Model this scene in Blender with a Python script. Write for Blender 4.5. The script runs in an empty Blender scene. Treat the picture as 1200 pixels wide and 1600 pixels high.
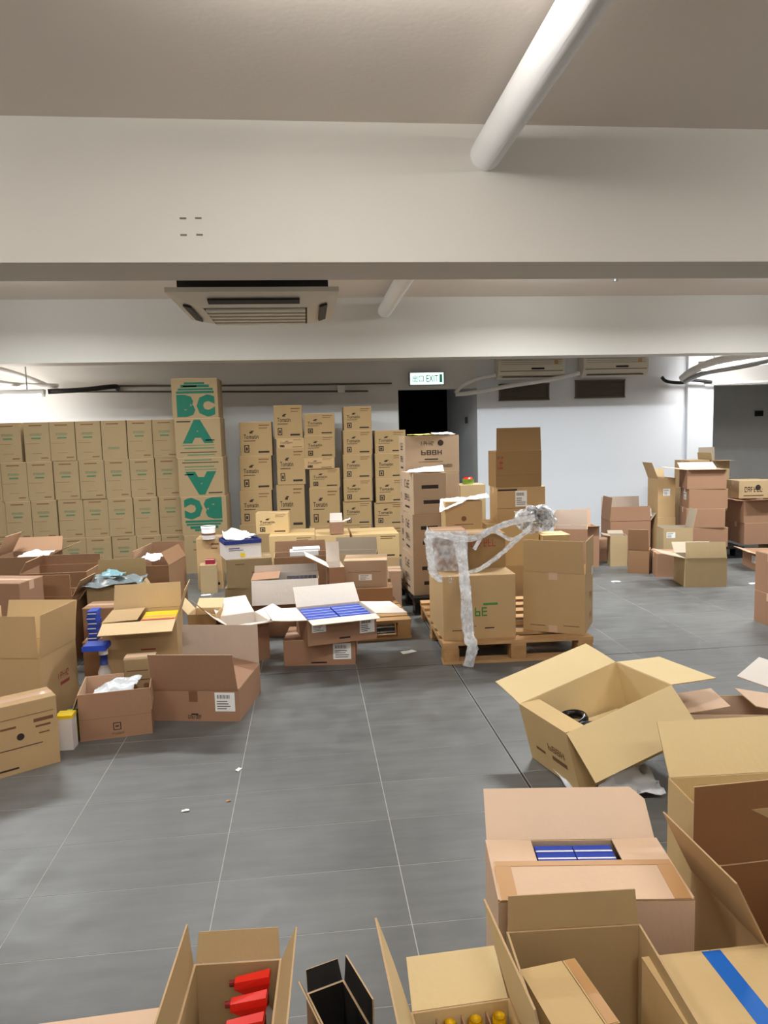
import bpy, math, random
from math import radians as RD, sin, cos, pi
from mathutils import Vector, Matrix, noise
random.seed(7)
SC = bpy.context.scene
COL = SC.collection

# ------------------------------------------------------------------ camera
cam = bpy.data.objects.new('camera', bpy.data.cameras.new('camera'))
COL.objects.link(cam)
cam.data.sensor_fit = 'VERTICAL'; cam.data.sensor_height = 24.0
cam.data.lens = 24.0 * 1130.0 / 1600.0
cam.data.clip_start = 0.05; cam.data.clip_end = 60
YAW, PIT, ROL = RD(5.9), RD(6.05), RD(1.5)
fw = Vector((sin(YAW)*cos(PIT), cos(YAW)*cos(PIT), -sin(PIT)))
r0 = Vector((cos(YAW), -sin(YAW), 0)); u0 = r0.cross(fw)
rt = r0*cos(ROL) - u0*sin(ROL); up = rt.cross(fw)
cam.matrix_world = Matrix(((rt.x, up.x, -fw.x, 0), (rt.y, up.y, -fw.y, 0), (rt.z, up.z, -fw.z, 1.5), (0, 0, 0, 1)))
SC.camera = cam

# ------------------------------------------------------------------ world, exposure
w = bpy.data.worlds.new('world'); SC.world = w; w.use_nodes = True
w.node_tree.nodes['Background'].inputs[0].default_value = (0.9, 0.95, 1, 1)
w.node_tree.nodes['Background'].inputs[1].default_value = 0.05
SC.view_settings.view_transform = 'Standard'; SC.view_settings.look = 'None'
SC.view_settings.gamma = 1; SC.view_settings.use_curve_mapping = False
SC.view_settings.exposure = 0.85

# ------------------------------------------------------------------ ceiling battens (the room's lamps)
BATTENS = [  # x, y, z, rotation, watts, share shining up and sideways, label
    (0.20, 2.10, 2.86, 0, 12, 0.30, 'bare fluorescent batten just out of view before the near beam, left of the thick pipe'),
    (-2.5, 1.50, 2.86, 0, 14, 0.70, 'bare fluorescent batten on the ceiling left of the camera'),
    (3.00, 1.50, 2.86, 0, 12, 0.60, 'bare fluorescent batten on the ceiling right of the camera'),
    (0.20, -1.6, 2.86, 0, 14, 0.60, 'bare fluorescent batten on the ceiling behind the camera'),
    (-2.6, 6.35, 2.90, 0, 40, 0.06, 'fluorescent batten hidden above the near beam, far left'),
    (-0.6, 6.00, 2.90, 0, 28, 0.06, 'fluorescent batten hidden above the near beam, beside the cassette unit'),
    (2.30, 6.35, 2.90, 0, 58, 0.06, 'fluorescent batten hidden above the near beam, over the pallets'),
    (4.90, 6.35, 2.90, 0, 46, 0.06, 'fluorescent batten hidden above the near beam, far right'),
]

# ------------------------------------------------------------------ helpers
def lin(c):
    c = c/255.0
    return c/12.92 if c <= 0.04045 else ((c+0.055)/1.055)**2.4
def rgb(r, g, b): return (lin(r), lin(g), lin(b), 1)
MATS = {}
def mat(name, col, rough=0.8, var=0.06, scale=6.0, stretch=(1, 1, 1), bump=0.0, bscale=40, metal=0, emit=0, alpha=1, spec=0.4, trans=0):
    if name in MATS: return MATS[name]
    m = bpy.data.materials.new(name); m.use_nodes = True; nt = m.node_tree; N = nt.nodes; L = nt.links
    p = N['Principled BSDF']; p.inputs['Roughness'].default_value = rough; p.inputs['Metallic'].default_value = metal
    p.inputs['Specular IOR Level'].default_value = spec
    tc = N.new('ShaderNodeTexCoord'); mp = N.new('ShaderNodeMapping'); mp.inputs['Scale'].default_value = stretch
    L.new(tc.outputs['Object'], mp.inputs[0])
    nz = N.new('ShaderNodeTexNoise'); nz.inputs['Scale'].default_value = scale; nz.inputs['Detail'].default_value = 5
    L.new(mp.outputs[0], nz.inputs['Vector'])
    mx = N.new('ShaderNodeMix'); mx.data_type = 'RGBA'
    mx.inputs[6].default_value = tuple(c*(1-var*1.8) for c in col[:3]) + (1,)
    mx.inputs[7].default_value = tuple(min(1, c*(1+var*1.8)) for c in col[:3]) + (1,)
    L.new(nz.outputs[0], mx.inputs[0]); L.new(mx.outputs[2], p.inputs['Base Color'])
    if bump:
        n2 = N.new('ShaderNodeTexNoise'); n2.inputs['Scale'].default_value = bscale; n2.inputs['Detail'].default_value = 4
        L.new(mp.outputs[0], n2.inputs['Vector'])
        b = N.new('ShaderNodeBump'); b.inputs['Strength'].default_value = bump; b.inputs['Distance'].default_value = 0.02
        L.new(n2.outputs[0], b.inputs['Height']); L.new(b.outputs[0], p.inputs['Normal'])
    if emit:
        p.inputs['Emission Color'].default_value = col; p.inputs['Emission Strength'].default_value = emit
    if alpha < 1: p.inputs['Alpha'].default_value = alpha
    if trans: p.inputs['Transmission Weight'].default_value = trans
    MATS[name] = m; return m

M_wall = mat('painted_wall', rgb(226, 225, 222), 0.75, 0.02, 1.5, bump=0.08, bscale=12)
M_beam = mat('painted_beam', rgb(200, 195, 186), 0.7, 0.025, 1.2, bump=0.08, bscale=9)
M_ceil = mat('painted_ceiling', rgb(228, 218, 208), 0.8, 0.02, 1.2, bump=0.05)
M_dark = mat('unlit_corridor_tone', rgb(38, 36, 36), 0.9, 0.05)  # darkness of the unlit corridor put into the wall colour
M_recess = mat('recess_paint', rgb(205, 203, 200), 0.85, 0.04)
M_pvc = mat('white_pipe', rgb(232, 230, 228), 0.3, 0.02)
M_plastic = mat('unit_plastic', rgb(214, 206, 190), 0.45, 0.02)
M_plgrey = mat('grille_grey', rgb(96, 90, 82), 0.6, 0.05)
M_black = mat('black_plastic', rgb(22, 21, 21), 0.5, 0.08)
M_blackgl = mat('black_glossy', rgb(18, 18, 20), 0.25, 0.05)
M_metal = mat('galvanised_metal', rgb(170, 172, 175), 0.35, 0.05, metal=0.8)
M_tube = mat('lit_tube', (0.95, 0.97, 1, 1), 0.4, 0, emit=9)
M_tray = mat('white_tray', rgb(238, 238, 236), 0.35, 0.01)
M_vent = mat('vent_paint', rgb(104, 96, 86), 0.7, 0.06)
M_paper = mat('white_paper', rgb(240, 240, 238), 0.7, 0.02)
M_foam = mat('white_foam', rgb(246, 248, 250), 0.8, 0.01)
M_yellowp = mat('yellow_print_paper', rgb(235, 220, 120), 0.6, 0.03)
M_ink = mat('dark_ink', rgb(52, 42, 36), 0.8, 0.1)
M_inkred = mat('red_ink', rgb(158, 70, 58), 0.8, 0.1)
M_inkgrn = mat('green_ink', rgb(22, 100, 78), 0.75, 0.08)
M_inkgrn2 = mat('faded_green_ink', rgb(84, 116, 84), 0.8, 0.1)
M_inkgrn3 = mat('leaf_green_ink', rgb(70, 130, 60), 0.8, 0.1)
M_inkbr = mat('brown_ink', rgb(120, 84, 56), 0.8, 0.1)
M_tape = mat('brown_tape', rgb(196, 150, 100), 0.3, 0.03)
M_clear = mat('clear_tape', rgb(214, 178, 150), 0.2, 0.03)
M_btape = mat('blue_tape', rgb(28, 104, 196), 0.4, 0.03)
M_blue = mat('blue_packet_card', rgb(40, 74, 186), 0.4, 0.08)
M_blue2 = mat('light_blue_card', rgb(52, 116, 214), 0.4, 0.08)
M_yel = mat('yellow_packet_card', rgb(250, 212, 20), 0.4, 0.05)
M_orng = mat('orange_band', rgb(238, 160, 100), 0.5, 0.08)
M_red = mat('red_plastic', rgb(226, 40, 26), 0.3, 0.03)
M_dred = mat('dark_red_plastic', rgb(128, 20, 24), 0.35, 0.03)
M_cap = mat('yellow_cap', rgb(250, 196, 16), 0.3, 0.03)
M_bottle = mat('clear_bottle', rgb(214, 206, 200), 0.25, 0.03)
M_green = mat('green_tub', rgb(120, 160, 60), 0.4, 0.05)
M_cup = mat('white_tub', rgb(230, 224, 220), 0.4, 0.03)
M_bluerim = mat('blue_rim', rgb(40, 52, 120), 0.5, 0.05)
M_bag = mat('white_bag', rgb(222, 226, 232), 0.3, 0.04, bump=0.5, bscale=14)
M_bagdark = mat('grey_plastic_sheet', rgb(120, 130, 132), 0.2, 0.15, bump=0.5, bscale=14)
M_wood = mat('pallet_wood', rgb(186, 146, 100), 0.8, 0.16, 5, (1, 9, 9), 0.3, 30)
M_wood2 = mat('pallet_block_wood', rgb(176, 134, 86), 0.85, 0.18, 14, bump=0.4, bscale=30)
M_grout = mat('grout', rgb(176, 174, 170), 0.8, 0.08, 3)
M_joint = mat('black_joint', rgb(40, 38, 38), 0.7, 0.1, 6)

# cardboard: outer and inner liner of each kind
def card(name, r, g, b, var=0.05):
    return mat(name, rgb(r, g, b), 0.82, var, 2.6, (1, 1, 0.35), 0.06, 60, spec=0.25)
CARD = {
    'K': (card('kraft_outer', 190, 158, 115), card('kraft_inner', 220, 192, 148)),
    'Y': (card('yellow_kraft_outer', 208, 178, 128), card('yellow_kraft_inner', 226, 202, 154)),
    'O': (card('olive_kraft_outer', 154, 132, 98), card('olive_kraft_inner', 186, 160, 118)),
    'P': (card('pink_kraft_outer', 162, 124, 98), card('pink_kraft_inner', 204, 168, 142)),
    'W': (card('pink_kraft_outer', 162, 124, 98), card('white_liner', 228, 218, 208)),
    'B': (card('brown_kraft_outer', 150, 114, 84), card('brown_kraft_inner', 166, 130, 102)),
    'Q': (card('pink_kraft_outer', 162, 124, 98), card('greyish_liner', 190, 170, 154)),
    'U': (card('umber_kraft_outer', 150, 120, 80), card('umber_kraft_inner', 160, 128, 88)),
    'S': (card('stack_kraft_outer', 172, 144, 102), card('stack_kraft_inner', 190, 160, 116)),
    'X': (card('brown_kraft_outer', 150, 114, 84), card('black_liner', 42, 38, 36)),
    'G': (card('grey_kraft_outer', 184, 160, 122), card('grey_kraft_inner', 176, 162, 142)),
    'N': (card('pale_kraft_outer', 178, 154, 128), card('pale_kraft_inner', 206, 184, 158)),
    'D': (card('kraft_outer', 190, 158, 115), card('shaded_brown_inner', 156, 112, 74)),  # inner side browned to hold the shade on the raised panel
    'F': (card('rosy_flap_outer', 220, 188, 160), card('rosy_flap_inner', 226, 198, 172)),
}
M_edge = card('card_edge', 196, 164, 124, 0.1)

class MB:
    def __init__(s): s.v = []; s.f = []; s.m = []; s.mats = []
    def mi(s, m):
        if m not in s.mats: s.mats.append(m)
        return s.mats.index(m)
    def face(s, pts, m, ):
        b = len(s.v); s.v += [tuple(p) for p in pts]; s.f.append(tuple(range(b, b+len(pts)))); s.m.append(s.mi(m))
    def hexa(s, P, ms):
        # P: 8 points, bottom ring 0-3 then top ring 4-7 (ccw seen from above); ms: (bottom, top, side)
        b = len(s.v); s.v += [tuple(p) for p in P]
        for f, k in (((3, 2, 1, 0), 0), ((4, 5, 6, 7), 1), ((0, 1, 5, 4), 2), ((1, 2, 6, 5), 2), ((2, 3, 7, 6), 2), ((3, 0, 4, 7), 2)):
            s.f.append(tuple(b+i for i in f)); s.m.append(s.mi(ms[k]))
    def box(s, c, d, m, rz=0):
        x, y, z = c; a, b_, h = d[0]/2, d[1]/2, d[2]/2; cz, sz = cos(rz), sin(rz)
        ring = [(-a, -b_), (a, -b_), (a, b_), (-a, b_)]
        P = [(x+p*cz-q*sz, y+p*sz+q*cz, z-h) for p, q in ring]+[(x+p*cz-q*sz, y+p*sz+q*cz, z+h) for p, q in ring]
        s.hexa(P, (m, m, m))
    def tube(s, pts, r, m, n=10, caps=True, rs=None):
        pts = [Vector(p) for p in pts]; b = len(s.v); k = s.mi(m)
        for i, p in enumerate(pts):
            t = (pts[min(i+1, len(pts)-1)]-pts[max(i-1, 0)]).normalized()
            a = t.cross(Vector((0, 0, 1)));
            if a.length < 1e-3: a = t.cross(Vector((0, 1, 0)))
            a.normalize(); c = t.cross(a); rr = rs[i] if rs else r
            for j in range(n):
                q = p + (a*cos(2*pi*j/n)+c*sin(2*pi*j/n))*rr; s.v.append(tuple(q))
        for i in range(len(pts)-1):
            for j in range(n):
                s.f.append((b+i*n+j, b+i*n+(j+1) % n, b+(i+1)*n+(j+1) % n, b+(i+1)*n+j)); s.m.append(k)
        if caps:
            s.f.append(tuple(b+j for j in range(n))); s.m.append(k)
            e = b+(len(pts)-1)*n; s.f.append(tuple(e+n-1-j for j in range(n))); s.m.append(k)
    def lathe(s, prof, m, c=(0, 0, 0), n=16):
        s.tube([(c[0], c[1], c[2]+z) for r, z in prof], 0, m, n, True, [max(r, 0.0005) for r, z in prof])
    def sheet(s, C, nu, nv, fn, m, t=0.0012):
        # C: four corners (00,10,11,01); fn(u,v) -> offset vector; a thin solid sheet
        C = [Vector(c) for c in C]; g = {}
        for q in (0, 1):
            for j in range(nv+1):
                for i in range(nu+1):
                    u, v = i/nu, j/nv
                    p = C[0]*(1-u)*(1-v)+C[1]*u*(1-v)+C[2]*u*v+C[3]*(1-u)*v + Vector(fn(u, v)) + Vector((0, 0, t*(1-q)))
                    g[q, i, j] = len(s.v); s.v.append(tuple(p))
        k = s.mi(m)
        for j in range(nv):
            for i in range(nu):
                s.f.append((g[0, i, j], g[0, i+1, j], g[0, i+1, j+1], g[0, i, j+1])); s.m.append(k)
                s.f.append((g[1, i, j+1], g[1, i+1, j+1], g[1, i+1, j], g[1, i, j])); s.m.append(k)
        for i in range(nu):
            for j, sg in ((0, 1), (nv, -1)):
                f = (g[1, i, j], g[1, i+1, j], g[0, i+1, j], g[0, i, j]); s.f.append(f if sg > 0 else f[::-1]); s.m.append(k)
        for j in range(nv):
            for i, sg in ((0, -1), (nu, 1)):
                f = (g[1, i, j], g[1, i, j+1], g[0, i, j+1], g[0, i, j]); s.f.append(f if sg > 0 else f[::-1]); s.m.append(k)
    def build(s, name, parent=None, smooth=False):
        me = bpy.data.meshes.new(name); me.from_pydata(s.v, [], s.f); me.update()
        for m in s.mats: me.materials.append(m)
        me.polygons.foreach_set('material_index', s.m)
        if smooth: me.polygons.foreach_set('use_smooth', [True]*len(s.f))
        o = bpy.data.objects.new(name, me); COL.objects.link(o)
        if parent: o.parent = parent
        return o

def tag(o, label=None, cat=None, group=None, kind=None):
    if label: o['label'] = label
    if cat: o['category'] = cat
    if group: o['group'] = group
    if kind: o['kind'] = kind
    return o
def empty(name, loc, rz=0, label=None, cat=None, group=None):
    e = bpy.data.objects.new(name, None); COL.objects.link(e); e.location = loc; e.rotation_euler = (0, 0, rz)
    e.empty_display_size = 0.1
    return tag(e, label, cat, group)
def kids(o): return [c for c in COL.objects if c.parent == o]
def copy_tree(o, parent=None):
    c = o.copy(); COL.objects.link(c); c.parent = parent
    for ch in KID.get(o.name, []): copy_tree(ch, c)
    return c
KID = {}

# text outlines, cached as flat polygons
TXT = {}
def text_polys(s, heavy=False):
    heavy = s in ('A', 'B', 'C')
    if s in TXT: return TXT[s]
    if s[0] == '~':       # lettering too blurred to read: rows of plain strokes
        n = int(s[1:]); rr = random.Random(n*7+1); vs = []; fs = []
        def st(x0, x1, y0, y1): k = len(vs); vs.extend([(x0, y0), (x1, y0), (x1, y1), (x0, y1)]); fs.append((k, k+1, k+2, k+3))
        for i in range(n):
            x = i/n; c = 0.8/n; t = c*0.24
            st(x, x+t, 0, 1)
            if rr.random() < .8: st(x+c-t, x+c, 0 if rr.random() < .5 else .45, 1 if rr.random() < .6 else .6)
            for y in (0, .43, .84):
                if rr.random() < .68: st(x+t, x+c-t*(rr.random() < .5), y, y+.16)
        TXT[s] = (vs, fs); return TXT[s]
    cu = bpy.data.curves.new('t', 'FONT'); cu.body = s; cu.size = 1; cu.resolution_u = 2; cu.offset = 0.085 if heavy else 0.012
    o = bpy.data.objects.new('t', cu); COL.objects.link(o)
    dg = bpy.context.evaluated_depsgraph_get(); me = bpy.data.meshes.new_from_object(o.evaluated_get(dg))
    vs = [tuple(v.co) for v in me.vertices]; fs = [tuple(p.vertices) for p in me.polygons]
    xs = [v[0] for v in vs] or [0, 1]; ys = [v[1] for v in vs] or [0, 1]
    x0, x1, y0, y1 = min(xs), max(xs), min(ys), max(ys)
    vs = [((v[0]-x0)/(x1-x0), (v[1]-y0)/(y1-y0)) for v in vs]
    COL.objects.unlink(o); bpy.data.objects.remove(o); bpy.data.curves.remove(cu); bpy.data.meshes.remove(me)
    TXT[s] = (vs, fs); return TXT[s]

def frame(face, w, d, h, e=0.0009):
    # origin, x axis, y axis of a face of a carton, and its size
    if face == 'F': return Vector((-w/2, -d/2-e, 0)), Vector((1, 0, 0)), Vector((0, 0, 1)), w, h
    if face == 'B': return Vector((w/2, d/2+e, 0)), Vector((-1, 0, 0)), Vector((0, 0, 1)), w, h
    if face == 'L': return Vector((-w/2-e, d/2, 0)), Vector((0, -1, 0)), Vector((0, 0, 1)), d, h
    if face == 'R': return Vector((w/2+e, -d/2, 0)), Vector((0, 1, 0)), Vector((0, 0, 1)), d, h
    if face == 'T': return Vector((-w/2, -d/2, h+e)), Vector((1, 0, 0)), Vector((0, 1, 0)), w, d
def marks(mb, face, w, d, h, items, flip=False, e=0.0009):
    O, X, Y, W, H = frame(face, w, d, h, e)
    def P(u, v):
        if flip: u, v = 1-u, 1-v
        return O + X*(u*W) + Y*(v*H)
    for it in items:
        k, u, v, a, b = it[:5]; m = it[-1]
        if k == 'bar': mb.face([P(u, v), P(u+a, v), P(u+a, v+b), P(u, v+b)], m)
        elif k == 'frame':
            t = it[5]*min(1, 1); tv = t*W/H
            for (p, q, r, s_) in ((u, v, a, tv), (u, v+b-tv, a, tv), (u, v, t, b), (u+a-t, v, t, b)):
                mb.face([P(p, q), P(p+r, q), P(p+r, q+s_), P(p, q+s_)], m)
        elif k == 'disc':
            mb.face([P(u+a*cos(2*pi*i/20), v+a*W/H*sin(2*pi*i/20)) for i in range(20)], m)
        elif k == 'text':
            vs, fs = text_polys(it[5]); base = len(mb.v); mi = mb.mi(m)
            mb.v += [tuple(P(u+x*a, v+y*b)) for x, y in vs]
            for f in fs: mb.f.append(tuple(base+i for i in f)); mb.m.append(mi)

TH = 0.005
def plate(mb, O, ex, ey, n, w, l, mo, mi, bend=0.0, trim=0.004, jag=0):
    # flap: from hinge origin O, along ex (width w), extending ey (length l); n = inner normal
    seg = 4; rows = []
    for i in range(seg+1):
        s = i/seg; c = O + ey*(l*s) + n*(bend*l*s*s); tr = trim + 0.004*s
        a = c + ex*tr; b = c + ex*(w-tr)
        if jag and i == seg: a = a + ex*jag
        rows.append((a, b, a-n*TH*0.8, b-n*TH*0.8))
    k0 = len(mb.v)
    for r in rows: mb.v += [tuple(p) for p in r]
    I, Oo, E = mb.mi(mi), mb.mi(mo), mb.mi(M_edge)
    for i in range(seg):
        a = k0+4*i; b = a+4
        mb.f += [(a, a+1, b+1, b), (a+2, b+2, b+3, a+3), (a, b, b+2, a+2), (a+1, a+3, b+3, b+1)]; mb.m += [I, Oo, E, E]
    e = k0+4*seg
    mb.f += [(e, e+1, e+3, e+2), (k0, k0+2, k0+3, k0+1)]; mb.m += [E, E]

def carton(name, T, label, kind='K', group=None, closed=None, flaps=None, prints=(), stickers=(), tape=None, bend=0.03,
           name_cat='carton', jag={}, tape_t=0.05, seam=None, score=None):
    x, y, z, yaw, w, d, h, tx, ty = T
    e = empty(name, (x, y, z), 0, label, name_cat, group)
    e.rotation_euler = Matrix.Rotation(RD(yaw), 3, 'Z').to_4x4().to_3x3().to_euler()
    if tx or ty:
        R = Matrix.Rotation(RD(yaw), 3, 'Z') @ Matrix.Rotation(RD(ty), 3, 'Y') @ Matrix.Rotation(RD(tx), 3, 'X')
        e.rotation_euler = R.to_euler()
        zs = [(R @ Vector((a*w/2, b*d/2, 0))).z for a in (-1, 1) for b in (-1, 1)]
        e.location.z = z - min(zs)
    mo, mi = CARD[kind]; fl = flaps or {}
    if closed is None: closed = not fl
    b = MB(); t = TH
    ring = lambda a, c, zz: [(-a, -c, zz), (a, -c, zz), (a, c, zz), (-a, c, zz)]
    if closed:
        # slightly bulged shell with rounded vertical edges
        r = 0.004; P = []
        for zz in (0.0, h-0.005):
            for (sx, sy) in ((-1, -1), (1, -1), (1, 1), (-1, 1)):
                if sx*sy > 0: P += [(sx*(w/2), sy*(d/2-r), zz), (sx*(w/2-r), sy*(d/2), zz)] if 0 else [(sx*w/2, sy*(d/2-r), zz), (sx*(w/2-r), sy*d/2, zz)]
                else: P += [(sx*(w/2-r), sy*d/2, zz), (sx*w/2, sy*(d/2-r), zz)]
        # order the ring counter-clockwise
        def ordring(pts): return sorted(pts, key=lambda p: math.atan2(p[1]/d, p[0]/w))
        A = ordring(P[:8]); B_ = ordring(P[8:]); k = len(b.v); b.v += A+B_; mm = b.mi(mo)
        b.f.append(tuple(k+7-i for i in range(8))); b.m.append(mm); b.f.append(tuple(k+8+i for i in range(8))); b.m.append(mm)
        for i in range(8): b.f.append((k+i, k+(i+1) % 8, k+8+(i+1) % 8, k+8+i)); b.m.append(mm)
        body = b.build('body', e)
        gap = 0.002
        if seam is not None:      # the flaps meet along the depth, at x = seam
            for x0, x1 in ((-w/2, seam-gap/2), (seam+gap/2, w/2)):
                f = MB(); f.hexa([(x0, -d/2, h-0.005), (x1, -d/2, h-0.005), (x1, d/2, h-0.005), (x0, d/2, h-0.005), (x0, -d/2, h), (x1, -d/2, h), (x1, d/2, h), (x0, d/2, h)], (mo, mo, M_edge)); f.build('top_flap', e)
        for s in (() if seam is not None else (-1, 1)):
            f = MB()
            f.hexa([(-w/2, min(s*gap, s*d/2), h-0.005), (w/2, min(s*gap, s*d/2), h-0.005), (w/2, max(s*gap, s*d/2), h-0.005), (-w/2, max(s*gap, s*d/2), h-0.005),
                    (-w/2, min(s*gap, s*d/2), h), (w/2, min(s*gap, s*d/2), h), (w/2, max(s*gap, s*d/2), h), (-w/2, max(s*gap, s*d/2), h)], (mo, mo, M_edge))
            f.build('top_flap', e)
        if tape is not False and seam is None:
            f = MB(); tm = tape or M_clear; tw = tape_t/2; q = 0.0006
            f.box((0, 0, h+q/2), (w+0.002, 2*tw, q), tm)
            for s in (-1, 1): f.box((s*(w/2+q), 0, h-0.03), (q, 2*tw, 0.06), tm)
            f.build('tape', e)
    else:
        O = ring(w/2, d/2, 0)+ring(w/2, d/2, h); I = ring(w/2-t, d/2-t, t)+ring(w/2-t, d/2-t, h)
        k = len(b.v); b.v += O+I; o_, i_, e_ = b.mi(mo), b.mi(mi), b.mi(M_edge)
        b.f.append((k+3, k+2, k+1, k)); b.m.append(o_); b.f.append((k+8, k+9, k+10, k+11)); b.m.append(i_)
        for j in range(4):
            n = (j+1) % 4
            b.f.append((k+j, k+n, k+4+n, k+4+j)); b.m.append(o_)
            b.f.append((k+8+n, k+8+j, k+12+j, k+12+n)); b.m.append(i_)
            b.f.append((k+4+j, k+4+n, k+12+n, k+12+j)); b.m.append(e_)
        body = b.build('body', e)
        for S, (l, a) in fl.items():
            f = MB(); a = RD(a); g = 0.0012
            if S == 'F': O_, ex, n = Vector((-w/2, -d/2, h+g)), Vector((1, 0, 0)), Vector((0, -1, 0))
            if S == 'B': O_, ex, n = Vector((w/2, d/2, h+g)), Vector((-1, 0, 0)), Vector((0, 1, 0))
            if S == 'L': O_, ex, n = Vector((-w/2, d/2, h+g)), Vector((0, -1, 0)), Vector((-1, 0, 0))
            if S == 'R': O_, ex, n = Vector((w/2, -d/2, h+g)), Vector((0, 1, 0)), Vector((1, 0, 0))
            ww = w if S in 'FB' else d
            ey = -n*cos(a)+Vector((0, 0, 1))*sin(a)
            nin = ex.cross(ey)                              # inner side of the flap
            if nin.dot(-n*sin(a)-Vector((0, 0, 1))*cos(a)) < 0: nin = -nin
            O_ = O_ - n*0.0 
            plate(f, O_, ex, ey, nin, ww, l, mo, mi, bend*random.uniform(-1, 1), jag=jag.get(S, 0))
            f.build('flap', e)
    if prints:
        for fc in 'FLRT':
            its = [it[1:] for it in prints if it[0] == fc]
            if its:
                p = MB(); marks(p, fc, w, d, h, its); p.build('printed_marks', e)
    if score:
        p = MB()
        for fc, v in score: marks(p, fc, w, d, h, [('bar', 0.0, v, 1.0, 0.006, M_inkbr)], e=0.0004)
        p.build('score_line', e)
    for (fc, u, v, a, c) in stickers:
        p = MB(); marks(p, fc, w, d, h, [('bar', u, v, a, c, M_paper)], e=0.0010)
        s = p.build('shipping_label', e); s['label'] = 'white shipping label'
        q = MB(); its = [('bar', u+a*0.1, v+c*(0.12+0.13*i), a*random.uniform(0.4, 0.8), c*0.045, M_ink) for i in range(4)]
        its += [('bar', u+a*(0.12+0.055*i), v+c*0.68, a*(0.02 if i % 3 else 0.035), c*0.2, M_ink) for i in range(12)]
        marks(q, fc, w, d, h, its, e=0.0015); q.build('label_print', s)
    return e

# text and marks reused on several cartons
def pr_black(fc='F', seed=0):
    return [(fc, 'text', 0.12, 0.50, 0.46, 0.13, 'Tomatin', M_ink), (fc, 'bar', 0.30, 0.66, 0.10, 0.05, M_ink), (fc, 'bar', 0.34, 0.71, 0.1, 0.03, M_ink),
            (fc, 'bar', 0.12, 0.43, 0.36, 0.02, M_ink), (fc, 'bar', 0.60, 0.88, 0.32, 0.03, M_inkbr), (fc, 'bar', 0.6, 0.80, 0.26, 0.025, M_inkbr),
            (fc, 'frame', 0.12, 0.10, 0.16, 0.22, 0.03, M_ink), (fc, 'bar', 0.17, 0.16, 0.06, 0.09, M_ink), (fc, 'bar', 0.56, 0.08, 0.34, 0.055, M_ink)]
def pr_green(fc='F'):
    return [(fc, 'text', 0.25, 0.66, 0.46, 0.055, '~8', M_inkgrn2), (fc, 'bar', 0.30, 0.57, 0.36, 0.04, M_inkgrn2), (fc, 'bar', 0.22, 0.9, 0.5, 0.03, M_inkbr),
            (fc, 'bar', 0.05, 0.45, 0.55, 0.008, M_inkbr), (fc, 'bar', 0.28, 0.2, 0.4, 0.008, M_inkbr), (fc, 'bar', 0.62, 0.07, 0.28, 0.03, M_inkbr)]

# ================================================================== SETTING
def slab(name, x0, x1, y0, y1, z0, z1, m, kind='structure'):
    b = MB(); b.box(((x0+x1)/2, (y0+y1)/2, (z0+z1)/2), (x1-x0, y1-y0, z1-z0), m); o = b.build(name)
    return tag(o, kind=kind)
XL, XR, YB, YW, ZC = -5.2, 8.2, -3.2, 9.4, 2.97
floor = slab('floor', XL-0.2, XR+0.2, YB-0.2, 15.2, -0.15, -0.0007, M_grout)
slab('ceiling', XL-0.2, XR+0.2, YB-0.2, 15.2, ZC, ZC+0.15, M_ceil)
slab('wall_left', XL-0.2, XL, YB-0.2, 15.2, 0, ZC, M_wall)
slab('wall_right', XR, XR+0.2, YB-0.2, 15.2, 0, ZC, M_wall)
slab('wall_rear', XL, XR, YB-0.2, YB, 0, ZC, M_wall)
XD0, XD1, ZD = 1.195, 2.235, 2.085
slab('wall_back', XL, XD0, YW, 15.2, 0, ZC, M_wall)
b = MB()
b.box(((XD0+XD1)/2, YW+0.1, (ZD+ZC)/2), (XD1-XD0, 0.2, ZC-ZD), M_wall); tag(b.build('wall_header'), kind='structure')
slab('wall_block', XD1, 5.51, YW, 11.45, 0, ZC, mat('cool_lit_white', rgb(224, 228, 234), 0.75, 0.015, 1.5, bump=0.06, bscale=12))  # white wall, the bluish lamp light tinted into its colour
b = MB(); b.box((5.23, YW-0.03, ZC/2), (0.24, 0.06, ZC), MATS['cool_lit_white']); tag(b.build('trim_1'), kind='structure')
# corridor behind the opening
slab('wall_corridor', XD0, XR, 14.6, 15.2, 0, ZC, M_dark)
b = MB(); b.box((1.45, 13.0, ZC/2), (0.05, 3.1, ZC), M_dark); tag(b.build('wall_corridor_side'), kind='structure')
# dark recess at the far right
slab('wall_recess', 5.51, XR, 11.45, 11.65, 0, ZC, M_recess)
b = MB(); b.box(((5.51+XR)/2, YW+0.1, (2.06+ZC)/2), (XR-5.51, 0.2, ZC-2.06), M_wall); tag(b.build('wall_header_right'), kind='structure')
# beams
slab('beam_near', XL, XR, 3.57, 3.965, 2.33, ZC, M_beam)
slab('beam_far', XL, XR, 7.90, 8.20, 2.33, ZC, M_beam)
# fixing marks on the near beam
b = MB()
for px, pz in [(-0.536, 2.529), (-0.466, 2.53), (-0.537, 2.454), (-0.464, 2.455)]:
    b.box((px, 3.569, pz), (0.03, 0.002, 0.008), M_vent)
tag(b.build('trim_2'), kind='structure')

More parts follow.
